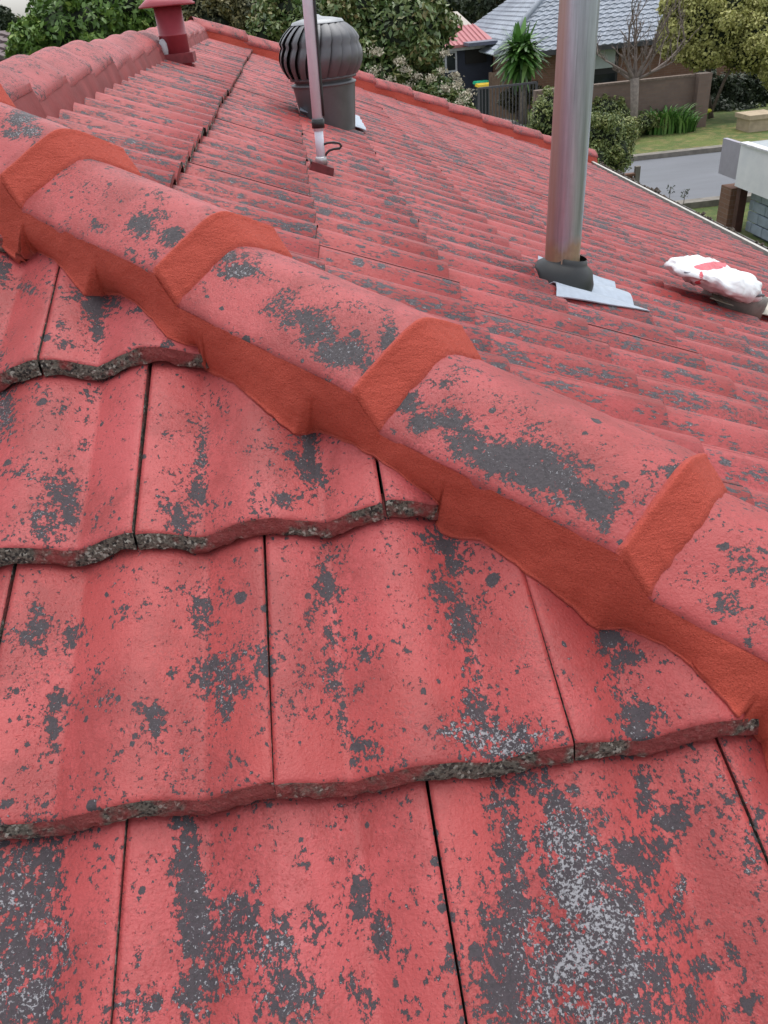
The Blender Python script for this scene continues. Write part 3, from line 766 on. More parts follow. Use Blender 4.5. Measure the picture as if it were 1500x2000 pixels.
# red roof vent near the ridge
VB = onright(347, 117, 0.0)
vent = thing('roof_vent', 'short round flue painted the same red as the roof, flared cowl on top', 'roof vent', VB)
k_ = sizepx(VB); kz = k_ / 1.17
MB().lathe([(26.5 * k_, -0.03), (26.5 * k_, 47 * kz), (27.2 * k_, 47.2 * kz), (27.2 * k_, 50 * kz), (26 * k_, 50.5 * kz), (26 * k_, 118 * kz)], VB, 32).build('pipe', M_REDPAINT, vent, True)
MB().lathe([(26.4 * k_, 106 * kz), (52 * k_, 103 * kz), (53 * k_, 106 * kz), (34 * k_, 121 * kz), (0.001, 126 * kz)], VB, 36, cap=False).build('cowl', M_REDPAINT, vent, True)
MB().box(VB + Vector((.012, 0, 3 * k_)), (58 * k_, 60 * k_, 17 * k_), M=Matrix.Rotation(.0, 3, 'Z')).build('collar', simple('collar_red', (0.27, 0.05, 0.06), 0.7, var=.2, scale=20), vent)
mb = MB(); wp = VB + Vector((-26.6 * k_ * .72, -26.6 * k_ * .72, 22 * k_))
for i in range(1): mb.lathe([(0.001, -.045), (.018, -.035), (.024, -.01), (.022, .02), (.012, .036), (0.001, .04)], wp, 12)
mb.build('sealant_patch', simple('white_sealant', (0.62, 0.63, 0.66), 0.5), vent, True)

# turbine ventilator
TB = onright(640, 232, 0.0); kt = sizepx(TB)
kv = kt / 1.19
turb = thing('turbine_vent', 'dark grey spinning turbine vent with curved blades on a metal skirt', 'turbine vent', TB)
mtg = simple('turbine_grey', (0.125, 0.13, 0.14), 0.38, 0.25, var=0.10, scale=12)
mtd = simple('turbine_inner', (0.012, 0.012, 0.013), 0.8)
r0 = 60 * kt
# skirt: flared cone cut by the roof slope
mb = MB(); n = 40; vs = []
lev = [0.0, .3, .6, .85, 1.0]
for f in lev:
    for i in range(n):
        a = 2 * math.pi * i / n; rr = r0 * (0.86 + 0.14 * f); x = rr * math.cos(a); y = rr * math.sin(a)
        zb = -T * x - 0.02; zt = 72 * kv
        vs.append(TB + Vector((x, y, zb + (zt - zb) * f)))
mb.add(vs, [(j * n + i, j * n + (i + 1) % n, (j + 1) * n + (i + 1) % n, (j + 1) * n + i) for j in range(len(lev) - 1) for i in range(n)])
mb.build('skirt', mtg, turb, True)
MB().lathe([(r0 * 1.0, 70 * kv), (r0 * 1.035, 71 * kv), (r0 * 1.035, 74 * kv), (r0 * .93, 77 * kv), (r0 * .92, 86 * kv), (r0 * .97, 87 * kv), (r0 * .97, 89 * kv)], TB, 40, cap=False).build('throat', mtg, turb, True)
HZ, HC = 148 * kt, 92 * kt; Rh = 79 * kt
def headr(f):   # radius of the turbine head over its height fraction
    return Rh * (0.74 + 0.26 * math.sin(math.pi * min(1, (f * 1.15 + 0.12)) ** 1.0)) if f < .55 else Rh * math.cos((f - .45) / .55 * math.pi / 2 * 0.98) ** 0.42
head = TB + Vector((0, 0, 88 * kv)); HH = 112 * kv
mb = MB(); mb.lathe([(headr(f) * 0.86, HH * f * .97) for f in [i / 14 for i in range(14)]], head, 30); mb.build('inner_drum', mtd, turb, True)
nb = 22
for b_i in range(nb):
    a0 = 2 * math.pi * b_i / nb; top = []
    rws = []
    for j in range(13):
        f = j / 12 * 0.93; r = headr(f); row = []
        tw = 0.32 * (f - .3) 
        for i in range(5):
            a = a0 + tw + (i / 4) * (2 * math.pi / nb) * 1.06; bul = 1.0 - 0.10 * (1 - i / 4) ** 1.5 + 0.02 * math.sin(math.pi * i / 4)
            row.append(head + Vector((r * bul * math.cos(a), r * bul * math.sin(a), HH * f)))
        rws.append(row)
    bm_ = MB(); bm_.grid(rws); bm_.build('blade', mtg, turb, True)
MB().lathe([(Rh * .62, HH * .90), (Rh * .58, HH * .945), (Rh * .35, HH * .985), (Rh * .12, HH * 1.01), (Rh * .05, HH * 1.045), (.001, HH * 1.05)], head, 30, cap=False).build('top_plate', simple('turbine_top', (0.34, 0.36, 0.38), 0.4, .3, var=.1), turb, True)
MB().lathe([(r0 * .99, -4 * kt), (Rh * .80, -4.5 * kt), (Rh * .80, 0), (Rh * .76, 1 * kt)], head, 40, cap=False).build('base_ring', mtg, turb, True)
mbr = MB()
for i in range(20):
    a = 2 * math.pi * i / 20; mbr.lathe([(.006, 0), (.005, .004), (.001, .006)], head + Vector((Rh * .80 * math.cos(a), Rh * .80 * math.sin(a), 3 * kt)), 8, axis=(math.cos(a), math.sin(a), .2))
mbr.build('rivets', simple('zinc_rivet', (.55, .55, .55), .4, .6), turb, True)
sheet('flashing', [onright(585, 222), onright(716, 262), onright(700, 232), onright(590, 200)], mlead, turb, lift=0.012, follow=0.2)

# antenna mast
AB = onright(628, 323, 0.0); AT = at(596, -60, AB.y + 0.02); adir = (AT - AB).normalized(); ka = sizepx(AB)
ant = thing('antenna_mast', 'pale aluminium mast leaning left, clamped to a small red roof bracket with a cable loop', 'mast', AB)
malu, *_ = metal('mast_aluminium', (0.76, 0.83, 0.94), 0.5, 0.1, 0.0)
MB().tube([AB + adir * 0.10, AB + adir * 1.1], 9.9 * ka, 16).build('pole', malu, ant, True)
MB().tube([AB + adir * 0.012, AB + adir * 0.115], 8.4 * ka, 16).build('lower_pole', malu, ant, True)
MB().tube([AB + adir * 0.108, AB + adir * 0.133], 12.2 * ka, 16).build('clamp_sleeve', mrub, ant, True)
MB().lathe([(13 * ka, 0), (11 * ka, .018), (9.5 * ka, .022)], AB + adir * .004, 16, axis=adir).build('socket', simple('zinc_socket', (.6, .6, .62), .35, .6), ant, True)
M3 = Matrix(((CA, 0, SA), (0, 1, 0), (-SA, 0, CA)))
MB().box(AB + Vector((0.0, -.004, -.008)), (48 * ka, 34 * ka, 17 * ka), M=M3, taper=.9).build('bracket', simple('bracket_red', (0.20, 0.03, 0.035), .6, var=.25, scale=40), ant)
MB().box(AB + Vector((-0.008, 0, .005)), (34 * ka, 30 * ka, 5 * ka), M=M3).build('bracket_plate', simple('bracket_plate', (0.05, 0.035, 0.03), .6), ant)
cab = [at(u, v, AB.y - 0.02) for u, v in ((617, -30), (622, 60), (628, 150), (633, 225))]
cab = [AB + adir * t + Vector((11.5 * ka, -11.5 * ka * .4, 0)) for t in (1.05, .8, .5, .2, .14)]
loop = [at(u, v, AB.y) for u, v in ((632, 282), (640, 279), (652, 278), (663, 280), (667, 285), (663, 290), (652, 291), (643, 294), (638, 299), (636, 304))]
MB().tube(cab, 2.4 * ka, 8).build('cable', mrub, ant, True)
sm = []
for i in range(len(loop) - 1):
    for t in (0, .5): sm.append(loop[i].lerp(loop[i + 1], t))
MB().tube(sm + [loop[-1]], 2.2 * ka, 8).build('cable_loop', mrub, ant, True)

# plastic bag over a capped vent
GB = onright(1395, 560, 0.0); kb = sizepx(GB)
def bag_mat():
    m, nt, b = newmat('white_plastic_bag'); g = NT(nt); p = g.pos()
    at_ = g.attr('print'); ab = g.attr('inkb')
    e = g.m('ADD', at_, g.m('MULTIPLY', g.m('SUBTRACT', g.noise(p, 40, 3), .5), .55))
    c = g.mix(g.ramp(g.noise(p, 9, 4), [(.3, 0), (.7, 1)]), (0.66, 0.70, 0.73), (0.78, 0.80, 0.82))
    c = g.mix(g.ramp(e, [(.48, 0), (.54, 1)]), c, (0.62, 0.10, 0.13))
    e2 = g.m('ADD', ab, g.m('MULTIPLY', g.m('SUBTRACT', g.noise(p, 120, 3), .5), .6))
    c = g.mix(g.ramp(e2, [(.50, 0), (.58, 1)]), c, (0.10, 0.10, 0.14))
    g.l(c, b.inputs['Base Color']); b.inputs['Roughness'].default_value = .35; b.inputs['Subsurface Weight'].default_value = 0.15
    b.inputs['Subsurface Radius'].default_value = (.02, .02, .02)
    vz = g.voro(p, 9, 'DISTANCE_TO_EDGE'); g.l(g.bump(g.m('ADD', g.noise(p, 22, 5, .6, .8), g.m('MULTIPLY', g.m('MINIMUM', vz, .10), 2)), .5, .012), b.inputs['Normal']); return m
bag = thing('plastic_bag', 'white plastic bag with red print pulled over a low vent on the tiles', 'plastic bag', GB)
# outline in the slope: a crumpled dome, long axis down the slope; built from an icosphere
bm = bmesh.new(); bmesh.ops.create_icosphere(bm, subdivisions=5, radius=1)
C1 = onright(1386, 542, 0.060)
ax1 = (onright(1482, 560) - onright(1290, 513)); ax1 = ax1.normalized(); ax2 = TN.cross(ax1).normalized()
for v in bm.verts:
    c = v.co.copy(); x, y, z = c
    w1 = 0.5 + .5 * x
    P = ax1 * (x * 96 * kb) + ax2 * (y * (30 + 24 * w1) * kb * 1.7) + TN * (z * (18 + 26 * w1 ** 1.3) * kb)
    if z < 0: P -= TN * (z * 10 * kb)
    nz = mnoise.noise(P * 7 + Vector((3, 1, 2))) * 0.014 - abs(mnoise.noise(P * 12)) * 0.026 + abs(mnoise.noise(P * 24 + Vector((5, 5, 5)))) * 0.014 + mnoise.noise(P * 42) * 0.004
    v.co = P + c.normalized() * nz
me = bpy.data.meshes.new('bag_film'); bm.to_mesh(me); bm.free()
P = np.array([(v.co + C1)[:] for v in me.vertices])
def pmark(P, lst):
    d = P - CAM; z = d @ CF; u = 750 + FPX * (d @ CR) / z; v = 1000 - FPX * (d @ CU) / z; w = np.zeros(len(P))
    for (mu, mv, ru, rv) in lst: w = np.maximum(w, np.exp(-((u - mu) / ru) ** 2 - ((v - mv) / rv) ** 2))
    return w
set_attr(me, 'print', pmark(P, [(1376, 522, 24, 8), (1396, 518, 26, 9), (1416, 511, 14, 6), (1370, 538, 4, 14), (1363, 552, 8, 5)]))
set_attr(me, 'inkb', pmark(P, [(1330, 500, 16, 3), (1338, 508, 14, 2), (1340, 532, 14, 3), (1405, 510, 8, 3), (1350, 552, 5, 6)]) * .75)
link('bag_film', me, bag, bag_mat(), True, M=Matrix.Translation(C1))
op = [C1 + ax1 * (a * kb) + ax2 * (b * kb) + TN * (c * kb) for a, b, c in ((20, -62, -8), (34, -70, -2), (52, -72, 4), (70, -66, 4), (84, -54, -2), (90, -44, -14))]
MB().tube(op, [1.5 * kb, 2.4 * kb, 2.6 * kb, 2.6 * kb, 2.2 * kb, 1.5 * kb], 8).build('bag_opening_line', simple('dark_fold_line', (.10, .11, .13), .5), bag, True)  # added dark tube stands in for the dark fold at the bag's opening
bo = thing('capped_vent', 'low grey vent base under the white plastic bag', 'roof vent', onright(1430, 585, 0))
VBs = onright(1432, 588, 0.0)
MB().lathe([(.115, -.03), (.11, .03), (.105, .05), (.03, .055)], VBs, 24, axis=TN).build('vent_base', simple('weathered_grey', (0.24, 0.22, 0.20), .7, var=.2, scale=20), bo, True)
M_CREAM = simple('cream_flashing', (0.52, 0.48, 0.40), .6, var=.15, scale=18)
sheet('flashing', [onright(1385, 588), onright(1560, 640), onright(1530, 598), onright(1400, 565)], M_CREAM, bo, lift=0.012, follow=0.25)

# ------------------------------------------------------------------ ground, road, verge
def grass_mat(name, a, b_, c_):
    m, nt, b = newmat(name); g = NT(nt); p = g.pos()
    c = g.mix(g.ramp(g.noise(p, 0.9, 5, .6), [(.38, 0), (.62, 1)]), a, b_)
    c = g.mix(g.ramp(g.noise(p, 3.5, 6, .7), [(.48, 0), (.62, .8)]), c, c_)
    c = g.mix(g.ramp(g.noise(p, 40, 3, .7), [(.4, 0), (.7, .45)]), c, tuple(x * .5 for x in a))
    g.l(c, b.inputs['Base Color']); b.inputs['Roughness'].default_value = .95
    g.l(g.bump(g.noise(p, 60, 3, .7), .8, .03), b.inputs['Normal']); return m
M_GRASS = grass_mat('verge_grass', (0.085, 0.13, 0.03), (0.15, 0.19, 0.045), (0.28, 0.22, 0.09))
M_LAWN = grass_mat('lawn', (0.07, 0.11, 0.025), (0.12, 0.17, 0.04), (0.2, 0.19, 0.07))
M_ASPH = simple('asphalt', (0.165, 0.175, 0.195), .85, var=.08, scale=1.2, bump=.4, bscale=70, bdist=.01, stretch=(.3, 1.4, 1))
M_CONC = simple('concrete', (0.36, 0.34, 0.31), .85, var=.12, scale=4, bump=.3, bscale=60)
def flat(name, x0, x1, y0, y1, z, mat, **kw):
    return MB().add([(x0, y0, z), (x1, y0, z), (x1, y1, z), (x0, y1, z)], [(0, 1, 2, 3)]).build(name, mat, None, **kw)
flat('ground', -260, 260, -120, 380, ZG - .004, M_LAWN, kind='structure')
flat('road', -120, 140, 16.35, 21.45, ZG + .002, M_ASPH, kind='structure')
for nm, ya, yb in (('kerb', 21.45, 21.75), ('kerb', 16.05, 16.35)):
    MB().box((10, (ya + yb) / 2, ZG + .05), (260, .3, .14)).build(nm, simple('kerb_concrete', (0.24, 0.22, 0.19), .9, var=.2, scale=5), None, kind='structure')
MB().box((10, 23.4, ZG + .045), (260, 3.3, .09)).build('grass_verge', M_GRASS, None, kind='structure')
flat('driveway', 5.6, 8.1, 25.06, 40, ZG + .01, simple('driveway_concrete', (0.34, 0.32, 0.30), .9, var=.2, scale=1.5), kind='structure')
MB().box((6.85, 23.4, ZG + .055), (2.5, 3.34, .1)).build('driveway', M_CONC, None, kind='structure')

# ------------------------------------------------------------------ foliage
def leaf_mat(name, cols, rough=.55, trans=.12):
    m, nt, b = newmat(name); g = NT(nt)
    t = g.attr('tint'); n = len(cols)
    c = g.ramp(t, [(i / max(1, n - 1), col) for i, col in enumerate(cols)])
    g.l(c, b.inputs['Base Color']); b.inputs['Roughness'].default_value = rough
    tr = g.n('ShaderNodeBsdfTranslucent'); g.l(c, tr.inputs[0]); mx = g.n('ShaderNodeMixShader'); mx.inputs[0].default_value = trans
    out = nt.nodes['Material Output']; g.l(b.outputs[0], mx.inputs[1]); g.l(tr.outputs[0], mx.inputs[2]); g.l(mx.outputs[0], out.inputs[0])
    return m
def leaves(blobs, n, size, asp=.45, seed=0, tintf=None, shell=.55, lumps=10, up=.35, gapf=0.25):
    """leaf-sized quads spread through the outer part of lumpy ellipsoids (c, r)"""
    r = np.random.default_rng(seed); vol = np.array([b[1][0] * b[1][1] + b[1][1] * b[1][2] + b[1][0] * b[1][2] for b in blobs]); cnt = (n * vol / vol.sum()).astype(int)
    Cs = []; Ns = []; Ts = []
    for (c, rad), k in zip(blobs, cnt):
        d = r.normal(size=(k, 3)); d /= np.linalg.norm(d, axis=1)[:, None]
        lp = r.normal(size=(lumps, 3)); lp /= np.linalg.norm(lp, axis=1)[:, None]; amp = r.uniform(.05, .30, lumps)
        bump = (np.exp((d @ lp.T - 1) * 9) * amp).sum(1)
        lp2 = r.normal(size=(lumps * 5, 3)); lp2 /= np.linalg.norm(lp2, axis=1)[:, None]
        b2 = (np.exp((d @ lp2.T - 1) * 60)).max(1) * .16
        rr = (r.uniform(shell ** 3, 1, k) ** (1 / 3)) * (0.80 + bump + b2)
        Cs.append(np.array(c) + d * rr[:, None] * np.array(rad)); Ns.append(d)
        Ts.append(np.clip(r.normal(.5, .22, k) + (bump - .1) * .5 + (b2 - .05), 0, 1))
    Cn = np.concatenate(Cs); N = np.concatenate(Ns); Tn = np.concatenate(Ts); k = len(Cn)
    nn = N * .6 + r.normal(size=(k, 3)) * .55 + np.array([0, 0, up]); nn /= np.linalg.norm(nn, axis=1)[:, None]
    a = np.cross(nn, r.normal(size=(k, 3))); a /= np.linalg.norm(a, axis=1)[:, None]; b = np.cross(nn, a)
    s = size * r.uniform(.6, 1.35, k)[:, None]
    V = np.empty((k, 4, 3)); V[:, 0] = Cn - a * s * .5; V[:, 1] = Cn + b * s * asp * .5 + nn * s * .06; V[:, 2] = Cn + a * s * .5; V[:, 3] = Cn - b * s * asp * .5 + nn * s * .06
    return V.reshape(-1, 3), Tn
def leafmesh(name, V, Tn, mat, parent, nv=4, **kw):
    k = len(Tn); me = bpy.data.meshes.new(name)
    me.vertices.add(len(V)); me.vertices.foreach_set('co', V.astype(np.float32).ravel())
    me.loops.add(k * nv); me.loops.foreach_set('vertex_index', np.arange(k * nv, dtype=np.int32))
    me.polygons.add(k); me.polygons.foreach_set('loop_start', np.arange(0, k * nv, nv, dtype=np.int32))
    me.update(calc_edges=True); set_attr(me, 'tint', np.repeat(Tn, nv))
    return link(name, me, parent, mat, **kw)
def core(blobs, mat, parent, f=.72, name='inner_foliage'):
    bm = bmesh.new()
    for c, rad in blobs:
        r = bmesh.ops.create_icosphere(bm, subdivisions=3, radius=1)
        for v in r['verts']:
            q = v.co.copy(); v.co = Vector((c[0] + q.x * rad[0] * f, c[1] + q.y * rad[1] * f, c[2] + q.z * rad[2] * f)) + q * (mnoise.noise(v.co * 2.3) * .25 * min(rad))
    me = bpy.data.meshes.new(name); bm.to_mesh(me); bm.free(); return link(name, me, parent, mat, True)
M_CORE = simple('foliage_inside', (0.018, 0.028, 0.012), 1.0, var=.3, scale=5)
M_BARK = simple('bark', (0.17, 0.13, 0.105), .9, var=.25, scale=14, bump=.6, bscale=50, bdist=.01)
def blob(u, v, ru, rv, Y, ry=None):
    c = at(u, v, Y); k = sizepx(c); return (tuple(c), (ru * k, (ry or (ru + rv) / 2) * k, rv * k))
def clumps(blobs, per, seed, k=.34):
    r = np.random.default_rng(seed + 500); out = []
    for c, rad in blobs:
        for _ in range(per):
            d = r.normal(size=3); d /= np.linalg.norm(d); d[1] = -abs(d[1]) * .9; rr = min(rad) * r.uniform(k * .55, k)
            out.append((tuple(np.array(c) + d * np.array(rad) * r.uniform(.80, 1.0)), (rr * 1.1, rr, rr)))
    return out
def bush(name, label, cat, blobs, n, size, mat, seed, group=None, stems=None, flowers=None, extra=None, asp=.45, f=.72, shell=.55):
    cx = sum(b[0][0] for b in blobs) / len(blobs); cy = sum(b[0][1] for b in blobs) / len(blobs)
    t = thing(name, label, cat, (cx, cy, ZG), group)
    V, Tn = leaves(blobs, int(n * .55), size, asp=asp, seed=seed, shell=shell); cl = clumps(blobs, 13, seed); V2, T2 = leaves(cl, int(n * .6), size * .95, asp=asp, seed=seed + 1, shell=.45, lumps=4)
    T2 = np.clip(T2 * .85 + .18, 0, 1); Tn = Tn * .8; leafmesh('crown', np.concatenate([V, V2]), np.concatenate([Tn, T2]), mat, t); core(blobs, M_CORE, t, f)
    zb = min(b[0][2] for b in blobs)
    mb = MB(); rr = random.Random(seed)
    for i in range(stems or 4):
        b_ = blobs[i % len(blobs)]; e = Vector(b_[0]); s0 = Vector((cx + rr.uniform(-.25, .25), cy + rr.uniform(-.2, .2), ZG - .02)); 
        md = s0.lerp(e, .5) + Vector((rr.uniform(-.15, .15), rr.uniform(-.15, .15), .1)); mb.tube([s0, md, e], [.06, .045, .02], 7)
    mb.build('trunk', M_BARK, t, True)
    if flowers: flowers(t)
    return t
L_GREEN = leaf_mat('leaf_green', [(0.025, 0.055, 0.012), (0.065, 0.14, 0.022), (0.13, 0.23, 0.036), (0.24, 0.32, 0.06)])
L_PHOT = leaf_mat('leaf_photinia', [(0.03, 0.06, 0.02), (0.085, 0.15, 0.042), (0.17, 0.21, 0.07), (0.33, 0.24, 0.11)], .4)
L_OLIVE = leaf_mat('leaf_olive', [(0.035, 0.045, 0.022), (0.10, 0.105, 0.05), (0.19, 0.17, 0.075), (0.33, 0.26, 0.07)])
L_YELLOW = leaf_mat('leaf_yellow_green', [(0.12, 0.13, 0.04), (0.33, 0.34, 0.10), (0.48, 0.47, 0.16), (0.60, 0.56, 0.26)])
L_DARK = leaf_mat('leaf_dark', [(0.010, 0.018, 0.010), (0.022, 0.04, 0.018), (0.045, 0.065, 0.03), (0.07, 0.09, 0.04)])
L_SHRUB = leaf_mat('leaf_shrub', [(0.04, 0.065, 0.025), (0.11, 0.155, 0.045), (0.20, 0.24, 0.07), (0.33, 0.32, 0.12)])
L_FLOWER = leaf_mat('flower_cream', [(0.46, 0.40, 0.30), (0.66, 0.62, 0.50)], .8, .1)
L_STRAP = leaf_mat('leaf_strap', [(0.02, 0.05, 0.012), (0.05, 0.14, 0.025), (0.10, 0.24, 0.045), (0.20, 0.33, 0.10)], .4)

# left green tree behind the ridge
bush('green_tree', 'dense round bright green tree behind the ridge, at the top left', 'tree',
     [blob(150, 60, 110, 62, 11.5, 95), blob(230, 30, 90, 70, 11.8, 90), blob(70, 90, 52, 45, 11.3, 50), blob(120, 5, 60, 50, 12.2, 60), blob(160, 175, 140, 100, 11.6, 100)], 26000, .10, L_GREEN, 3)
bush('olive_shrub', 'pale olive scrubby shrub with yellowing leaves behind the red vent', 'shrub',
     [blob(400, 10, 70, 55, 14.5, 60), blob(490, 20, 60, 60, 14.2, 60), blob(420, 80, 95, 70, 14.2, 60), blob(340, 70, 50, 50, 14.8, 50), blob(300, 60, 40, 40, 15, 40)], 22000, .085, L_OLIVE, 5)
def surf(u, v, blobs, f=.97):
    d = ray(u, v); best = None
    for c, rad in blobs:
        o = (CAM - np.array(c)) / np.array(rad); q = d / np.array(rad); A_ = q @ q; B_ = 2 * o @ q; C0 = o @ o - f * f; D0 = B_ * B_ - 4 * A_ * C0
        if D0 > 0:
            k = (-B_ - math.sqrt(D0)) / (2 * A_)
            if best is None or k < best: best = k
    return None if best is None else CAM + best * d
PHB = [blob(690, 60, 120, 95, 12.0, 90), blob(790, 80, 100, 95, 11.6, 90), blob(590, 30, 80, 60, 12.6, 70), blob(750, 180, 110, 90, 11.5, 80), blob(780, -10, 75, 60, 12.0, 60), blob(530, 85, 60, 50, 12.4, 50), blob(858, 198, 50, 48, 10.9, 55), blob(892, 218, 32, 36, 10.6, 40), blob(840, 238, 55, 42, 10.9, 50)]
def heads(t):
    r = random.Random(4)
    pts = [(868, 105), (790, 135), (903, 130), (795, 168), (840, 155), (868, 200), (893, 165), (910, 160), (925, 175), (912, 185), (900, 200), (930, 215), (760, 175), (880, 210), (845, 232), (780, 120), (862, 140), (922, 168), (815, 150), (890, 148), (758, 158), (735, 100), (730, 140), (905, 222), (935, 190), (870, 172)]
    for i, (u, v) in enumerate(pts):
        c = surf(u, v, PHB, 1.24 if u < 860 else 1.10); k = 110
        if c is None: continue
        rr = .068 * r.uniform(.8, 1.3)
        g2 = np.random.default_rng(i); P = np.array(c) + g2.normal(size=(k, 3)) * rr * np.array([.62, .5, .38])
        V = (P[:, None, :] + np.random.default_rng(i + 50).normal(size=(k, 4, 3)) * .011).reshape(-1, 3)
        leafmesh('flower_head', V, np.random.default_rng(i).uniform(0, 1, k), L_FLOWER, t)
bush('flowering_bush', 'tall photinia bush with cream flower heads behind the turbine vent', 'bush',
     PHB[:6], 34000, .095, L_PHOT, 6, flowers=heads)
bush('low_flowering_bush', 'lower photinia with many cream flowers, right of the tall flowering bush', 'bush',
     PHB[6:], 13000, .08, L_PHOT, 16)
bush('corner_shrub', 'grey green shrub behind the galvanised flue, above the far roof corner', 'shrub',
     [blob(1080, 230, 48, 50, 15.2, 50), blob(1110, 280, 60, 45, 15.2, 50), blob(1060, 260, 34, 30, 15.4, 40)], 9000, .07, L_SHRUB, 17)
bush('fence_shrub', 'dense mid green shrub against the timber fence end beside the road', 'shrub',
     [blob(1175, 270, 55, 55, 14.6, 55), blob(1195, 300, 45, 40, 14.4, 45), blob(1150, 320, 50, 40, 14.2, 45), blob(1215, 262, 30, 32, 14.8, 35)], 13000, .06, L_SHRUB, 18)
# timber fence end next to the road
fp = at(1245, 330, 14.9)
fn = thing('timber_fence', 'short end of a brown paling fence below the shrub', 'fence', (fp.x, fp.y, ZG))
m_pal = simple('brown_paling', (0.20, 0.10, 0.065), .85, var=.25, scale=10, stretch=(6, 6, .5))
for i in range(9):
    MB().box((fp.x - .12 - i * .115, fp.y + .03, (fp.z - .12 + ZG) / 2 + rng.uniform(-.01, .01)), (.105, .018, fp.z - .12 - ZG)).build('paling', m_pal, fn)
MB().box((fp.x, fp.y, (fp.z + .05 + ZG) / 2), (.09, .09, fp.z + .05 - ZG)).build('post', simple('weathered_post', (.22, .20, .17), .9), fn)
MB().box((fp.x - .5, fp.y + .02, fp.z - .09), (1.05, .12, .04)).build('capping_rail', m_pal, fn)

# shrubs and strap-leaved plants on the far verge
bush('golden_shrub', 'low golden green shrub bed between the bare tree and the flue pipe', 'shrub',
     [blob(1180, 215, 42, 28, 25.3, 40), blob(1215, 235, 34, 26, 25.0, 34), blob(1262, 238, 26, 16, 24.6, 30), blob(1200, 262, 50, 26, 24.2, 40), blob(1290, 240, 22, 14, 24.6, 22)], 16000, .085, L_SHRUB, 21)
def strap(name, label, c, R, H, n, seed, mat, w=.035, group=None):
    r = random.Random(seed); t = thing(name, label, 'plant', (c.x, c.y, ZG), group)
    for cl in range(n):
        a = r.uniform(0, 2 * math.pi); q = R * math.sqrt(r.random()); base = Vector((c.x + q * math.cos(a), c.y + q * math.sin(a) * .7, ZG + .08))
        mbs = MB(); a2 = a + r.uniform(-.9, .9); Lh = H * r.uniform(.75, 1.1); out = Lh * r.uniform(.25, .6)
        prev = None; rows = []
        for j in range(5):
            f = j / 4; cpos = base + Vector((math.cos(a2) * out * f ** 1.6, math.sin(a2) * out * f ** 1.6, Lh * (1.55 * f - .75 * f * f)))
            pw = w * (1 - f ** 2 * .9); side = Vector((-math.sin(a2), math.cos(a2), 0))
            rows.append([cpos - side * pw, cpos + Vector((0, 0, -.01)), cpos + side * pw])
        mbs.grid(rows); me = mesh('leaf', mbs.v, mbs.f); set_attr(me, 'tint', [r.uniform(.1, 1)] * len(mbs.v)); link('leaf', me, t, mat)
    return t
gp = ground(1305, 252); gp2 = ground(1338, 246)
strap('agapanthus_clump', 'big bright green clump of strap leaves in front of the brick fence', at(1300, 225, 24.75), .62, .85, 150, 3, L_STRAP)
strap('agapanthus_clump', 'paler arching strap leaf clump at the right end of the bright green one', at(1334, 232, 24.45), .40, .62, 90, 4, L_STRAP)
strap('agapanthus_clump', 'small dark green strap leaf plant half hidden beside the flue pipe', at(1190, 200, 25.4), .45, .75, 60, 5, L_STRAP)

# brick fence across the road
def brick_mat(name, a, b_, mort, sc=1.0, axis='x'):
    m, nt, b = newmat(name); g = NT(nt); tc = g.n('ShaderNodeNewGeometry'); sp = g.n('ShaderNodeSeparateXYZ'); cm = g.n('ShaderNodeCombineXYZ')
    g.l(tc.outputs['Position'], sp.inputs[0]); g.l(g.m('ADD', sp.outputs[0], sp.outputs[1]), cm.inputs[0]); g.l(sp.outputs[2], cm.inputs[1])
    bt = g.n('ShaderNodeTexBrick'); bt.inputs['Color1'].default_value = (*a, 1); bt.inputs['Color2'].default_value = (*b_, 1); bt.inputs['Mortar'].default_value = (*mort, 1)
    bt.inputs['Scale'].default_value = 1; bt.inputs['Brick Width'].default_value = .24 * sc; bt.inputs['Row Height'].default_value = .086 * sc; bt.inputs['Mortar Size'].default_value = .006
    g.l(cm.outputs[0], bt.inputs['Vector'])
    c = g.mix(g.ramp(g.noise(g.pos(), 3, 5, .6), [(.3, .0), (.7, .45)]), bt.outputs[0], tuple(x * .7 for x in a)); g.l(c, b.inputs['Base Color']); b.inputs['Roughness'].default_value = .9
    g.l(g.bump(bt.outputs['Fac'], -.5, .008), b.inputs['Normal']); return m
M_BRK = brick_mat('brown_brick', (0.17, 0.12, 0.10), (0.21, 0.145, 0.115), (0.17, 0.14, 0.12))
M_BRK2 = brick_mat('house_brick', (0.19, 0.095, 0.065), (0.23, 0.12, 0.08), (0.24, 0.18, 0.15))
wa = at(1120, 168, 25.3); wb = at(1365, 150, 25.3); wtop = (wa.z + wb.z) / 2
bf = thing('brick_fence', 'low brown brick fence with a taller end pier across the road', 'brick fence', (wb.x, 25.3, ZG))
MB().box(((wa.x - 1.2 + wb.x) / 2, 25.3, (ZG + wtop - .02) / 2), (wb.x - wa.x + 1.2, .22, wtop - .02 - ZG)).build('wall', M_BRK, bf)
pxl, pxr = at(1352, 200, 25.2), at(1376, 200, 25.2)
MB().box(((pxl.x + pxr.x) / 2, 25.12, (ZG + wtop + .06) / 2), (pxr.x - pxl.x, .40, wtop + .06 - ZG)).build('pier', M_BRK, bf)
MB().box(((wa.x - 1.2 + wb.x) / 2 - .1, 25.3, wtop + .012), (wb.x - wa.x + 1.0, .26, .06)).build('coping', simple('coping_brick', (.20, .15, .12), .9, var=.2, scale=12), bf)

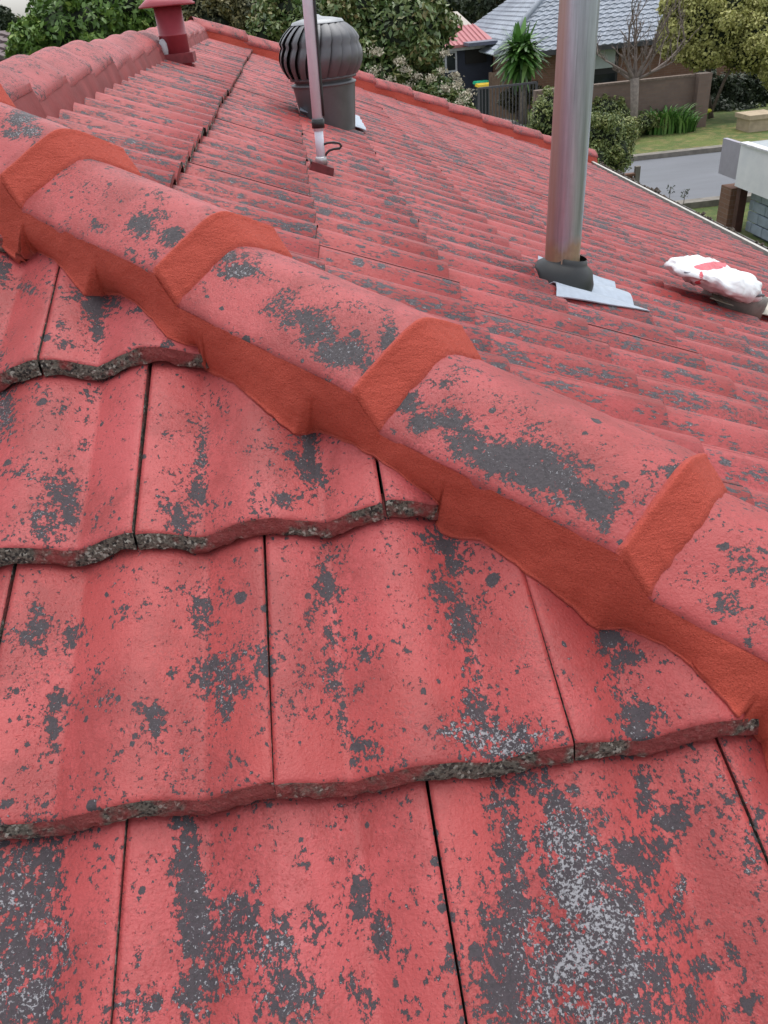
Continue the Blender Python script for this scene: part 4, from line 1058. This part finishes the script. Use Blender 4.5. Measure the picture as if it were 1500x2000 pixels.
# cream pillar
pc = at(1478, 222, 23.6); kp = sizepx(pc)
pil = thing('gate_pillar', 'cream capped brick pillar on the verge, above the white carport edge', 'pillar', (pc.x, pc.y, ZG))
mcream = simple('cream_render', (0.50, 0.40, 0.28), .85, var=.12, scale=6)
hw_ = 27 * kp
MB().box((pc.x, pc.y, pc.z - 2 * kp), (hw_ * 2.15, hw_ * 2.15, 8 * kp)).build('cap', mcream, pil)
MB().box((pc.x, pc.y, pc.z - 6 * kp - 12 * kp), (hw_ * 1.86, hw_ * 1.86, 24.5 * kp)).build('head', mcream, pil)
MB().box((pc.x, pc.y, pc.z - 33 * kp), (hw_ * 2.05, hw_ * 2.05, 5 * kp)).build('moulding', mcream, pil)
zt = pc.z - 35.5 * kp; MB().box((pc.x, pc.y, (zt + ZG) / 2), (hw_ * 1.75, hw_ * 1.75, zt - ZG)).build('shaft', M_BRK, pil)

# neighbour's carport edge: white fascia over pale block wall
XW = 8.0
ftop0, fbot0 = atx(1445, 281, XW), atx(1437, 364, XW)
yfar = (ftop0.y + fbot0.y) / 2
car = thing('block_garage', 'flat roofed garage with white fascia over a pale grey block wall, right edge', 'garage', (XW + 1.5, 11, ZG))
mwf = simple('white_fascia', (0.84, 0.84, 0.88), .55, var=.06, scale=3, col2=(0.74, 0.75, 0.80))
yn = 6.0
MB().box((XW + .06, (yn + yfar) / 2, (ftop0.z + fbot0.z) / 2), (.12, yfar - yn, ftop0.z - fbot0.z)).build('fascia', mwf, car)
MB().box((XW + .055, (yn + yfar) / 2, ftop0.z + .018), (.16, yfar - yn + .02, .035)).build('fascia_trim', simple('trim_white', (.74, .74, .78), .5), car)
MB().box((XW + .10, yfar + .40, ftop0.z - .32), (.08, .8, .62)).build('end_panel', simple('lilac_grey_panel', (0.36, 0.34, 0.40), .5, var=.05), car)
MB().box((XW + 2.6, (yn + yfar) / 2 + .3, ftop0.z - .12), (4.9, yfar - yn + .6, .06)).build('roof_sheet', simple('grey_roof_deck', (.36, .40, .42), .6, var=.1), car)
MB().box((XW + .16, yfar - .02, (fbot0.z + ZG) / 2), (.14, .14, fbot0.z - ZG)).build('post', simple('dark_red_post', (.085, .030, .022), .7, var=.2), car)
MB().box((XW + .22, yfar + .42, (fbot0.z + ZG) / 2 - .05), (.30, .40, fbot0.z - ZG - .1)).build('brick_pier', M_BRK2, car)
MB().box((XW + .36, (yn + yfar) / 2 - .3, (fbot0.z + ZG) / 2), (.10, yfar - yn - .2, fbot0.z - ZG)).build('block_backing', simple('block_joint', (0.07, 0.09, 0.11), .95), car)
mblk = simple('pale_block', (0.38, 0.45, 0.54), .8, var=.10, scale=6, bump=.4, bscale=60)
bl_w, bl_h = .39, .19
def block_me(w, h):
    bm = bmesh.new(); bmesh.ops.create_cube(bm, size=1)
    for v in bm.verts: v.co = Vector((v.co.x * .05, v.co.y * w, v.co.z * h))
    bmesh.ops.bevel(bm, geom=bm.edges[:], offset=.012, segments=1, affect='EDGES'); me = bpy.data.meshes.new('block'); bm.to_mesh(me); bm.free(); me.materials.append(mblk); return me
bme, bmh = block_me(bl_w - .018, bl_h - .018), block_me(bl_w / 2 - .018, bl_h - .018)
r_i = 0; z = fbot0.z - .05 - bl_h / 2; nblk = 0
while z > ZG + .05 and nblk < 260:
    y = yfar - .12 - (bl_w / 2 if r_i % 2 else 0) - bl_w / 2
    if r_i % 2: link('block', bmh, car, M=Matrix.Translation((XW + .30, yfar - .12 - bl_w / 4, z)))
    while y > yn + .3 and nblk < 280:
        link('block', bme, car, M=Matrix.Translation((XW + .30 + rng.uniform(-.003, .003), y, z))); y -= bl_w; nblk += 1
    z -= bl_h; r_i += 1

# bare street tree
tb = ground(1236, 270); tb = at(1236, 268, 24.2)
tr = thing('bare_tree', 'leafless street tree with a pale trunk and spreading branches on the verge', 'tree', (tb.x, tb.y, ZG))
m_bt = simple('pale_bark', (0.26, 0.22, 0.19), .9, var=.2, scale=12, bump=.5, bscale=40)
fork = at(1240, 152, 24.2); kt2 = sizepx(fork); base = Vector((tb.x, tb.y, ZG))
MB().tube([base - Vector((0, 0, .02)), base.lerp(fork, .5) + Vector((.02, 0, 0)), fork], [9 * kt2, 7.5 * kt2, 8.5 * kt2], 10).build('trunk', m_bt, tr, True)
br_r = random.Random(12)
def limb(mbx, p, d, L, r, depth):
    n = 5; pts = [p]; q = p; dd = d.copy()
    for i in range(n):
        dd = (dd + Vector((br_r.uniform(-.20, .20), br_r.uniform(-.20, .20), br_r.uniform(-.06, .18)))).normalized(); q = q + dd * L / n; pts.append(q)
    mbx.tube(pts, [r * (1 - .72 * i / n) for i in range(n + 1)], 6)
    if depth > 0:
        for i in range(2, n + 1):
            for _ in range(2 if depth == 1 or i == n else 1):
                side = Vector((br_r.uniform(-1, 1), br_r.uniform(-.6, .6), br_r.uniform(.1, 1))).normalized()
                limb(mbx, pts[i], (dd * .7 + side * .8).normalized(), L * br_r.uniform(.30, .55), r * .40, depth - 1)
for (u, v) in ((1205, 105), (1160, 85), (1225, 40), (1285, 80), (1340, 80), (1390, 115), (1298, 20), (1170, 30), (1195, 150), (1330, 130), (1262, 55)):
    e = at(u, v, 24.2 + br_r.uniform(-.6, .6)); mbx = MB(); v3 = e - fork
    limb(mbx, fork - Vector((0, 0, .05)), v3.normalized(), v3.length * .85, br_r.uniform(3.0, 5.0) * kt2, 2); mbx.build('branch', simple('twig_bark', (0.20, 0.16, 0.14), .9) if 'twig_bark' not in bpy.data.materials else bpy.data.materials['twig_bark'], tr, True)

# yellow-green tree on the right
yt = [blob(1400, 40, 105, 80, 27.0, 90), blob(1470, 70, 80, 75, 26.6, 80), blob(1330, 60, 55, 50, 27.4, 60), blob(1380, 100, 60, 34, 26.8, 50), blob(1450, -30, 130, 80, 27.5, 90), blob(1350, 0, 60, 50, 27.6, 60), blob(1520, 110, 50, 50, 26.4, 50)]
t = bush('yellow_green_tree', 'large yellow green feathery tree at the top right', 'tree', yt, 80000, .115, L_YELLOW, 31, asp=.6)
bush('dark_hedge', 'dark hedge mass below the yellow green tree', 'hedge', [blob(1420, 190, 45, 50, 29.5, 40), blob(1480, 180, 60, 55, 29.5, 40), blob(1395, 215, 36, 26, 28.6, 34), blob(1450, 225, 60, 22, 28.2, 34), blob(1370, 165, 30, 28, 29.5, 30), blob(1540, 200, 50, 50, 29.0, 40)], 16000, .14, L_DARK, 32)
fl = MB(); fy = at(1383, 217, 26.4)
fo = thing('yellow_flower', 'single yellow flower head on a stalk before the dark hedge', 'flower', (fy.x, fy.y, ZG))
MB().tube([(fy.x, fy.y, ZG), (fy.x + .02, fy.y, fy.z)], .012, 6).build('stem', simple('stem_green', (.08, .12, .03), .8), fo)
MB().lathe([(.02, -.06), (.10, -.02), (.12, .03), (.07, .06), (.001, .07)], fy, 10).build('bloom', simple('yellow_petals', (.62, .60, .06), .8), fo, True)

# cordyline (palm-like) in front of the tiled house
cc = at(1018, 100, 30.0); kc = sizepx(cc); cb = Vector((at(1022, 180, 30.0).x, 30.0, ZG))
cor = thing('cabbage_palm', 'round headed palm with narrow green leaves on a slim trunk, between two houses', 'palm tree', tuple(cb))
MB().tube([cb, cb.lerp(cc, .5) + Vector((.05, 0, 0)), cc - Vector((0, 0, 8 * kc))], [.16, .13, .12], 9).build('trunk', m_bt, cor, True)
cr = random.Random(9); Rl = 58 * kc
lm = L_STRAP
for i in range(290):
    d = Vector((cr.gauss(0, 1), cr.gauss(0, 1), cr.gauss(-.02, .62))).normalized(); d = Vector((d.x * 1.05, d.y, d.z * (.86 if d.z > 0 else 1))); L = Rl * cr.uniform(.74, .98); rows = []
    org = cc + Vector((cr.uniform(-.25, .25), cr.uniform(-.25, .25), cr.uniform(-.3, .3))); side = d.cross(Vector((0, 0, 1))); side = side.normalized() if side.length > .01 else Vector((1, 0, 0))
    for j in range(4):
        f = j / 3; P = org + d * L * f - Vector((0, 0, .22 * L * f * f * (1.1 - max(0, d.z)))); w = .12 * (1 - .85 * f * f)
        rows.append([P - side * w, P + side * w])
    mb = MB(); mb.grid(rows); me = mesh('leaf', mb.v, mb.f); set_attr(me, 'tint', [cr.uniform(0, 1)] * len(mb.v)); link('leaf', me, cor, lm)

# metal bar fence / gate
ga, gb = at(935, 171, 27.5), at(1048, 163, 27.5)
gate = thing('bar_fence', 'black metal bar fence across the driveway, right of the flowering bush', 'fence', (ga.x, 27.5, ZG))
mbar = simple('dark_steel', (0.10, 0.10, 0.11), .5, .3, var=.1)
ztop = (ga.z + gb.z) / 2
MB().box(((ga.x + gb.x) / 2, 27.5, ztop), (gb.x - ga.x, .05, .06)).build('rail', mbar, gate)
MB().box(((ga.x + gb.x) / 2, 27.5, ZG + .16), (gb.x - ga.x, .05, .05)).build('rail', mbar, gate)
nbar = 17
for i in range(nbar + 1):
    x = ga.x + (gb.x - ga.x) * i / nbar; MB().box((x, 27.5, (ztop + ZG + .1) / 2), (.028 if 0 < i < nbar else .07, .028, ztop - ZG - .1)).build('bar', mbar, gate)

# ------------------------------------------------------------------ neighbouring houses
def roof_sheet(A, B, C_, D_, mat, parent, course=.32, roll=.30, amp=.025, name='roof_tiles', kind='stuff', step=.035):
    """tiled slope between eave A-B and top D-C: stepped courses with waves, one mesh"""
    L = ((D_ - A).length + (C_ - B).length) / 2; Wd = (B - A).length
    nrm = (B - A).cross(D_ - A).normalized(); nrm = nrm if nrm.z > 0 else -nrm
    nr = max(1, int(L / course)); ncx = max(2, int(Wd / roll * 4)); mb = MB()
    for r in range(nr):
        rows = []
        for t, lift in ((r / nr, -0.01), (r / nr, step), ((r + 1) / nr, 0)):
            row = []
            for i in range(ncx + 1):
                s_ = i / ncx; P = (A * (1 - s_) + B * s_) * (1 - t) + (D_ * (1 - s_) + C_ * s_) * t
                ww = ((1 - t) * Wd + t * (C_ - D_).length) * s_
                row.append(P + nrm * (lift + amp * math.cos(2 * math.pi * ww / roll)))
            rows.append(row)
        mb.grid(rows)
    return mb.build(name, mat, parent, kind=kind)
M_GTILE = simple('blue_grey_roof_tile', (0.34, 0.38, 0.44), .7, var=.14, scale=2.5, bump=.2)
M_RTILE = simple('orange_roof_tile', (0.36, 0.13, 0.085), .8, var=.14, scale=3)
M_REDMETAL = simple('red_metal_roof', (0.42, 0.12, 0.13), .5, var=.05, scale=1.5)
M_NAVY = simple('navy_wall', (0.026, 0.032, 0.055), .7, var=.1, scale=2)
M_GLASS = simple('window_glass', (0.03, 0.035, 0.04), .08, var=.2, scale=3)
M_FRAME = simple('window_frame', (0.55, 0.57, 0.62), .5)
YH = 33.0
e0, e1 = at(968, 100, YH - 1.0), at(1330, 84, YH); ze = (at(1200, 88, YH).z + at(1060, 98, YH).z) / 2
gh = thing('grey_tiled_house', 'brown brick house with blue grey tiled hip roof behind the bare tree', 'house', (14, YH + 4, ZG))
xl = at(968, 100, YH).x; xr = xl + 17; rise = 3.4; dp = 5.2
A = Vector((xl, YH, ze)); B = Vector((xr, YH, ze)); C_ = Vector((xr - dp, YH + dp, ze + rise)); D_ = Vector((xl + dp, YH + dp, ze + rise))
roof_sheet(A, B, C_, D_, M_GTILE, gh); roof_sheet(Vector((xl, YH + 2 * dp, ze)), A, D_, D_, M_GTILE, gh); roof_sheet(B, Vector((xr, YH + 2 * dp, ze)), C_, C_, M_GTILE, gh)
mb = MB(); mb.tube([A + Vector((0, 0, .06)), D_ + Vector((0, 0, .08))], .10, 8); mb.tube([D_ + Vector((0, 0, .08)), C_ + Vector((0, 0, .08))], .10, 8); mb.build('ridge_capping', M_GTILE, gh, True)
MB().box(((xl + xr) / 2, YH + .02, ze - .08), (xr - xl, .10, .16)).build('gutter', simple('dark_gutter', (.06, .06, .07), .5), gh)
MB().box(((xl + xr) / 2, YH + dp, (ze - .05 + ZG) / 2), (xr - xl - 1.2, 2 * dp - 1.2, ze - .05 - ZG)).build('wall', M_BRK2, gh)
for (u0, v0, u1, v1) in ((1158, 96, 1200, 131),):
    P0, P1 = at(u0, v0, YH + .5), at(u1, v1, YH + .5); c = (P0 + P1) / 2
    w = MB().box((c.x, YH + .555, c.z - .35), (P1.x - P0.x + .3, .08, P0.z - P1.z + 1.0)).build('wall_opening', simple('dark_window_frame', (.02, .02, .025), .5), gh)
    MB().box((c.x + .05, YH + .50, c.z), (P1.x - P0.x - .1, .04, P0.z - P1.z)).build('blind', simple('window_blind', (.42, .47, .48), .5, var=.05), w)
    MB().box((c.x, YH + .50, c.z - .8), (P1.x - P0.x + .1, .03, .5)).build('pane', M_GLASS, w)
# navy house with red metal roof
YN = 36.0
nh = thing('navy_house', 'dark navy house with red metal roof behind the flowering bush', 'house', (6.5, YN + 3, ZG))
a, b_ = at(855, 88, YN), at(962, 83, YN); zt = (a.z + b_.z) / 2; xL, xR = a.x - 2.6, b_.x + .1
up_ = at(900, 50, YN + 3).z - zt
roof = MB().add([(xL, YN - .2, zt), (xR, YN - .2, zt), (xR - .2, YN + 3, zt + up_), (xL, YN + 3, zt + up_), (xR, YN + 6, zt), (xL, YN + 6, zt)], [(0, 1, 2, 3), (3, 2, 4, 5), (1, 4, 2)]).build('roof', M_REDMETAL, nh)
nrib = 24; mb = MB()
for i in range(nrib):
    x = xL + (xR - .3 - xL) * i / (nrib - 1); mb.tube([(x, YN - .2, zt + .02), (x, YN + 3, zt + up_ + .02)], .025, 4)
mb.build('roof_rib', M_REDMETAL, nh, kind='stuff')
MB().box(((xL + xR) / 2, YN - .26, zt - .05), (xR - xL, .10, .10)).build('gutter', simple('pink_gutter', (.40, .15, .15), .5), nh)
MB().box(((xL + xR) / 2, YN - .14, zt - .16), (xR - xL, .06, .10)).build('fascia', M_FRAME, nh)
MB().box(((xL + xR) / 2, YN + 3, (zt - .2 + ZG) / 2), (xR - xL - .2, 5.9, zt - .2 - ZG)).build('wall', M_NAVY, nh)
P0, P1 = at(868, 101, YN), at(893, 140, YN)
w = MB().box(((P0.x + P1.x) / 2, YN + .02, (P0.z + P1.z) / 2), (P1.x - P0.x, .10, P0.z - P1.z)).build('wall_opening', M_FRAME, nh)
MB().box(((P0.x + P1.x) / 2, YN - .045, (P0.z + P1.z) / 2), (P1.x - P0.x - .16, .02, P0.z - P1.z - .16)).build('pane', M_GLASS, w)
P0, P1 = at(908, 92, YN), at(950, 121, YN)
MB().box(((P0.x + P1.x) / 2, YN + .02, (P0.z + P1.z) / 2), (P1.x - P0.x, .12, P0.z - P1.z)).build('wall_opening', simple('dark_opening', (.008, .006, .008), .6), nh)  # black carport opening: its dark inside is put into a near-black box
P0, P1 = at(912, 86, YN - 1), at(968, 82, YN - 1)
MB().box(((P0.x + P1.x) / 2, YN - .8, P0.z - .02), (P1.x - P0.x, 1.1, .12)).build('porch_roof', simple('navy_trim', (.10, .11, .16), .5), nh)
# cream hipped shade roof with green ridge behind
YS = 42.0
sh = thing('cream_roofed_shed', 'cream hipped roof with a green ridge line behind the red metal roof', 'shed', (7, YS, ZG))
pts = [at(838, 62, YS), at(862, 24, YS + 1.5), at(893, 22, YS + 1.5), at(945, 55, YS)]
z0 = pts[3].z - .3
mb = MB(); mb.add([(pts[0].x - 1, YS, z0), (pts[3].x, YS, z0), pts[2], (pts[1].x, pts[1].y, pts[2].z), (pts[3].x, YS + 3.2, z0), (pts[0].x - 1, YS + 3.2, z0)], [(0, 1, 2, 3), (1, 4, 2), (4, 5, 3, 2), (5, 0, 3)])
mb.build('roof', simple('cream_sheet', (.52, .47, .42), .6, var=.06, scale=1), sh)
MB().tube([at(838, 33, YS - .6), at(890, 52, YS - .6)], .11, 6).build('green_capping', simple('green_capping', (.03, .10, .06), .5), sh)
MB().box(((pts[0].x + pts[3].x) / 2, YS + 1.6, (z0 + ZG) / 2), (pts[3].x - pts[0].x, 3, z0 - ZG)).build('wall', simple('cream_wall', (.4, .36, .3), .8), sh)
# orange tiled house with chimney further back
YO = 46.0
oh = thing('orange_tiled_house', 'house with orange tiled roof and a big orange brick chimney behind the palm', 'house', (13, YO + 4, ZG))
A = at(925, 62, YO); B = at(1110, 50, YO); A.z = B.z = (A.z + B.z) / 2 - .3; top = at(1040, 5, YO + 5)
C_ = Vector((B.x + 2, YO + 5, top.z)); D_ = Vector((at(1030, 10, YO + 5).x, YO + 5, top.z)); B.x += 5
roof_sheet(A, B, C_, D_, M_RTILE, oh)
MB().box(((A.x + B.x) / 2, YO + 4.5, (A.z + ZG) / 2), (B.x - A.x - 1, 8, A.z - ZG)).build('wall', M_BRK2, oh)
cp = at(1060, 12, YO - 1); kq = sizepx(cp)
ch = MB().box((cp.x, YO + .5, cp.z - .2), (30 * kq, 24 * kq, 62 * kq)).build('chimney', brick_mat('chimney_brick', (0.42, 0.12, 0.07), (0.36, 0.10, 0.06), (0.30, 0.14, 0.10)), oh)
MB().box((cp.x, YO + .5, cp.z + 33 * kq), (35 * kq, 29 * kq, 6 * kq)).build('chimney_cap', M_CONC, ch)
# grey tiled roof further back
gr = thing('pale_tiled_house', 'pale grey tiled roof glimpsed above the orange tiled one', 'house', (12, 58, ZG))
A = at(995, 22, 56); B = at(1060, 16, 56); A.z = B.z = (A.z + B.z) / 2; A.x -= 1; B.x += 5; D_ = A + Vector((2.5, 4.5, 3)); C_ = B + Vector((-1, 4.5, 3))
roof_sheet(A, B, C_, D_, simple('pale_roof_tile', (.32, .33, .32), .8), gr, course=.4)
MB().box(((A.x + B.x) / 2, 60, (A.z + ZG) / 2), (B.x - A.x - .6, 7, A.z - ZG)).build('wall', M_BRK2, gr)
# timber side fence between the drives, bins
pf = thing('paling_fence', 'brown paling fence standing behind the bins beside the palm', 'fence', (at(970, 170, 33).x, 33, ZG))
P0, P1 = at(958, 140, 32.6), at(990, 150, 32.6)
for i in range(9):
    x = P0.x + (P1.x - P0.x) * i / 8; MB().box((x, 32.6 - i * .25, (P0.z + ZG) / 2 + rng.uniform(-.03, .03)), (.13, .03, P0.z - ZG)).build('paling', simple('grey_brown_paling', (.22, .15, .11), .9) if 'grey_brown_paling' not in bpy.data.materials else bpy.data.materials['grey_brown_paling'], pf)
def bin_(u, v, Y, lidcol, label):
    p = at(u, v, Y); t = thing('wheelie_bin', label, 'bin', (p.x, Y, ZG), 'wheelie bins by the navy house')
    mb = MB(); h = 0.95; mb.box((p.x, Y, ZG + .06 + h / 2), (.50, .60, h), taper=1.12); mb.build('body', simple('bin_body', (.02, .028, .032), .5) if 'bin_body' not in bpy.data.materials else bpy.data.materials['bin_body'], t)
    MB().box((p.x, Y, ZG + h + .10), (.60, .74, .09), taper=.9).build('lid', simple('lid' + str(u), lidcol, .45, var=.04), t)
    for s in (-1, 1): MB().lathe([(.10, -.025), (.10, .025)], (p.x + s * .24, Y + .27, ZG + .10), 12, axis=(1, 0, 0)).build('wheel', M_DARK, t)
gq = ground(945, 205); 
bin_(941, 165, 34.2, (.02, .42, .22), 'wheelie bin with bright green lid against the navy wall')
bin_(946, 172, 33.2, (.70, .48, .03), 'wheelie bin with yellow lid in front of the green lidded one')
bush('garden_bed', 'brown and green low planting behind the bar fence beside the driveway', 'garden bed', [blob(1005, 190, 30, 24, 30.5, 24), blob(1035, 180, 24, 22, 30.2, 24)], 5000, .10, leaf_mat('leaf_brown', [(.03, .025, .015), (.07, .06, .03), (.10, .10, .04)]), 41)
bush('round_shrub', 'olive rounded shrub at the right end of the bar fence', 'shrub', [blob(1068, 195, 26, 26, 27.0, 26), blob(1075, 225, 30, 24, 26.6, 26)], 8000, .09, L_SHRUB, 42)

# ------------------------------------------------------------------ far background
def fartree(name, label, u, v, ru, rv, Y, mat, n, size, seed):
    bl = [blob(u, v, ru, rv, Y), blob(u - ru * .6, v + rv * .4, ru * .6, rv * .6, Y), blob(u + ru * .6, v + rv * .3, ru * .65, rv * .6, Y)]
    return bush(name, label, 'tree', bl, n, size, mat, seed)
fartree('dark_tree', 'tall dark evergreen between the cream roof and the chimney', 955, -5, 46, 60, 52, L_DARK, 9000, .32, 51)
fartree('dark_tree', 'dark green tree top above the cream hipped roof', 880, 0, 50, 28, 60, L_DARK, 8000, .34, 52)
fartree('distant_tree', 'hazy grey green tree at the top left corner beneath the sky', 12, 50, 20, 30, 46, L_DARK, 5000, .28, 53)
fartree('distant_tree', 'low distant tree line left of the bright green tree', 35, 60, 26, 20, 60, L_OLIVE, 4000, .3, 54)
fartree('tall_tree', 'tree behind the olive shrub, top centre', 560, -30, 90, 60, 26, L_OLIVE, 9000, .15, 55)
# brown roof at far left
ln = thing('brown_roofed_house', 'brown tiled roof of the next house at the left edge', 'house', (-9, 14, ZG))
A = at(-260, 120, 12.5); B = at(24, 112, 12.5); A.z = B.z = at(10, 118, 12.5).z; D_ = A + Vector((1.0, 3.2, 1.25)); C_ = B + Vector((-.1, 3.2, 1.25)); C_.z = D_.z = at(20, 62, 15.7).z
roof_sheet(A, B, C_, D_, simple('brown_roof_tile', (.17, .13, .13), .8), ln)
MB().box(((A.x + B.x) / 2, 15.6, (A.z + ZG) / 2), (B.x - A.x - .5, 5, A.z - ZG)).build('wall', M_BRK2, ln)
# distant ground cover line so that the horizon is not bare
rr = np.random.default_rng(99); bl = []
for i in range(70):
    x = -170 + i * 5.2; bl.append(((x, 115 + rr.uniform(-10, 20), ZG + 2.2), (5.5, 4, rr.uniform(2.2, 4.6))))
V, Tn = leaves(bl, 30000, .9, seed=77, shell=.6); tl = leafmesh('distant_trees', V, Tn, L_DARK, None, kind='stuff')
setp(tl, label='far off line of suburban trees along the horizon', category='trees')
mc = core(bl, M_CORE, tl, .8)
# weeds in the gutter
for i, (u, v, lab) in enumerate(((1308, 384, 'small leafy weed in the gutter, left one of the two before the road'), (1336, 392, 'small leafy weed in the gutter, right one of the two before the road'))):
    p = at(u, v, 6.6 - i * .25); wd = thing('gutter_weed', lab, 'weed', tuple(p))
    V, Tn = leaves([(tuple(p + Vector((0, 0, .06))), (.04, .04, .045))], 40, .022, seed=80 + i, shell=.1); leafmesh('leaves', V, Tn, L_DARK, wd)
    MB().tube([p - Vector((0, 0, .06)), p + Vector((0, 0, .08))], .003, 5).build('stem', M_BARK, wd)
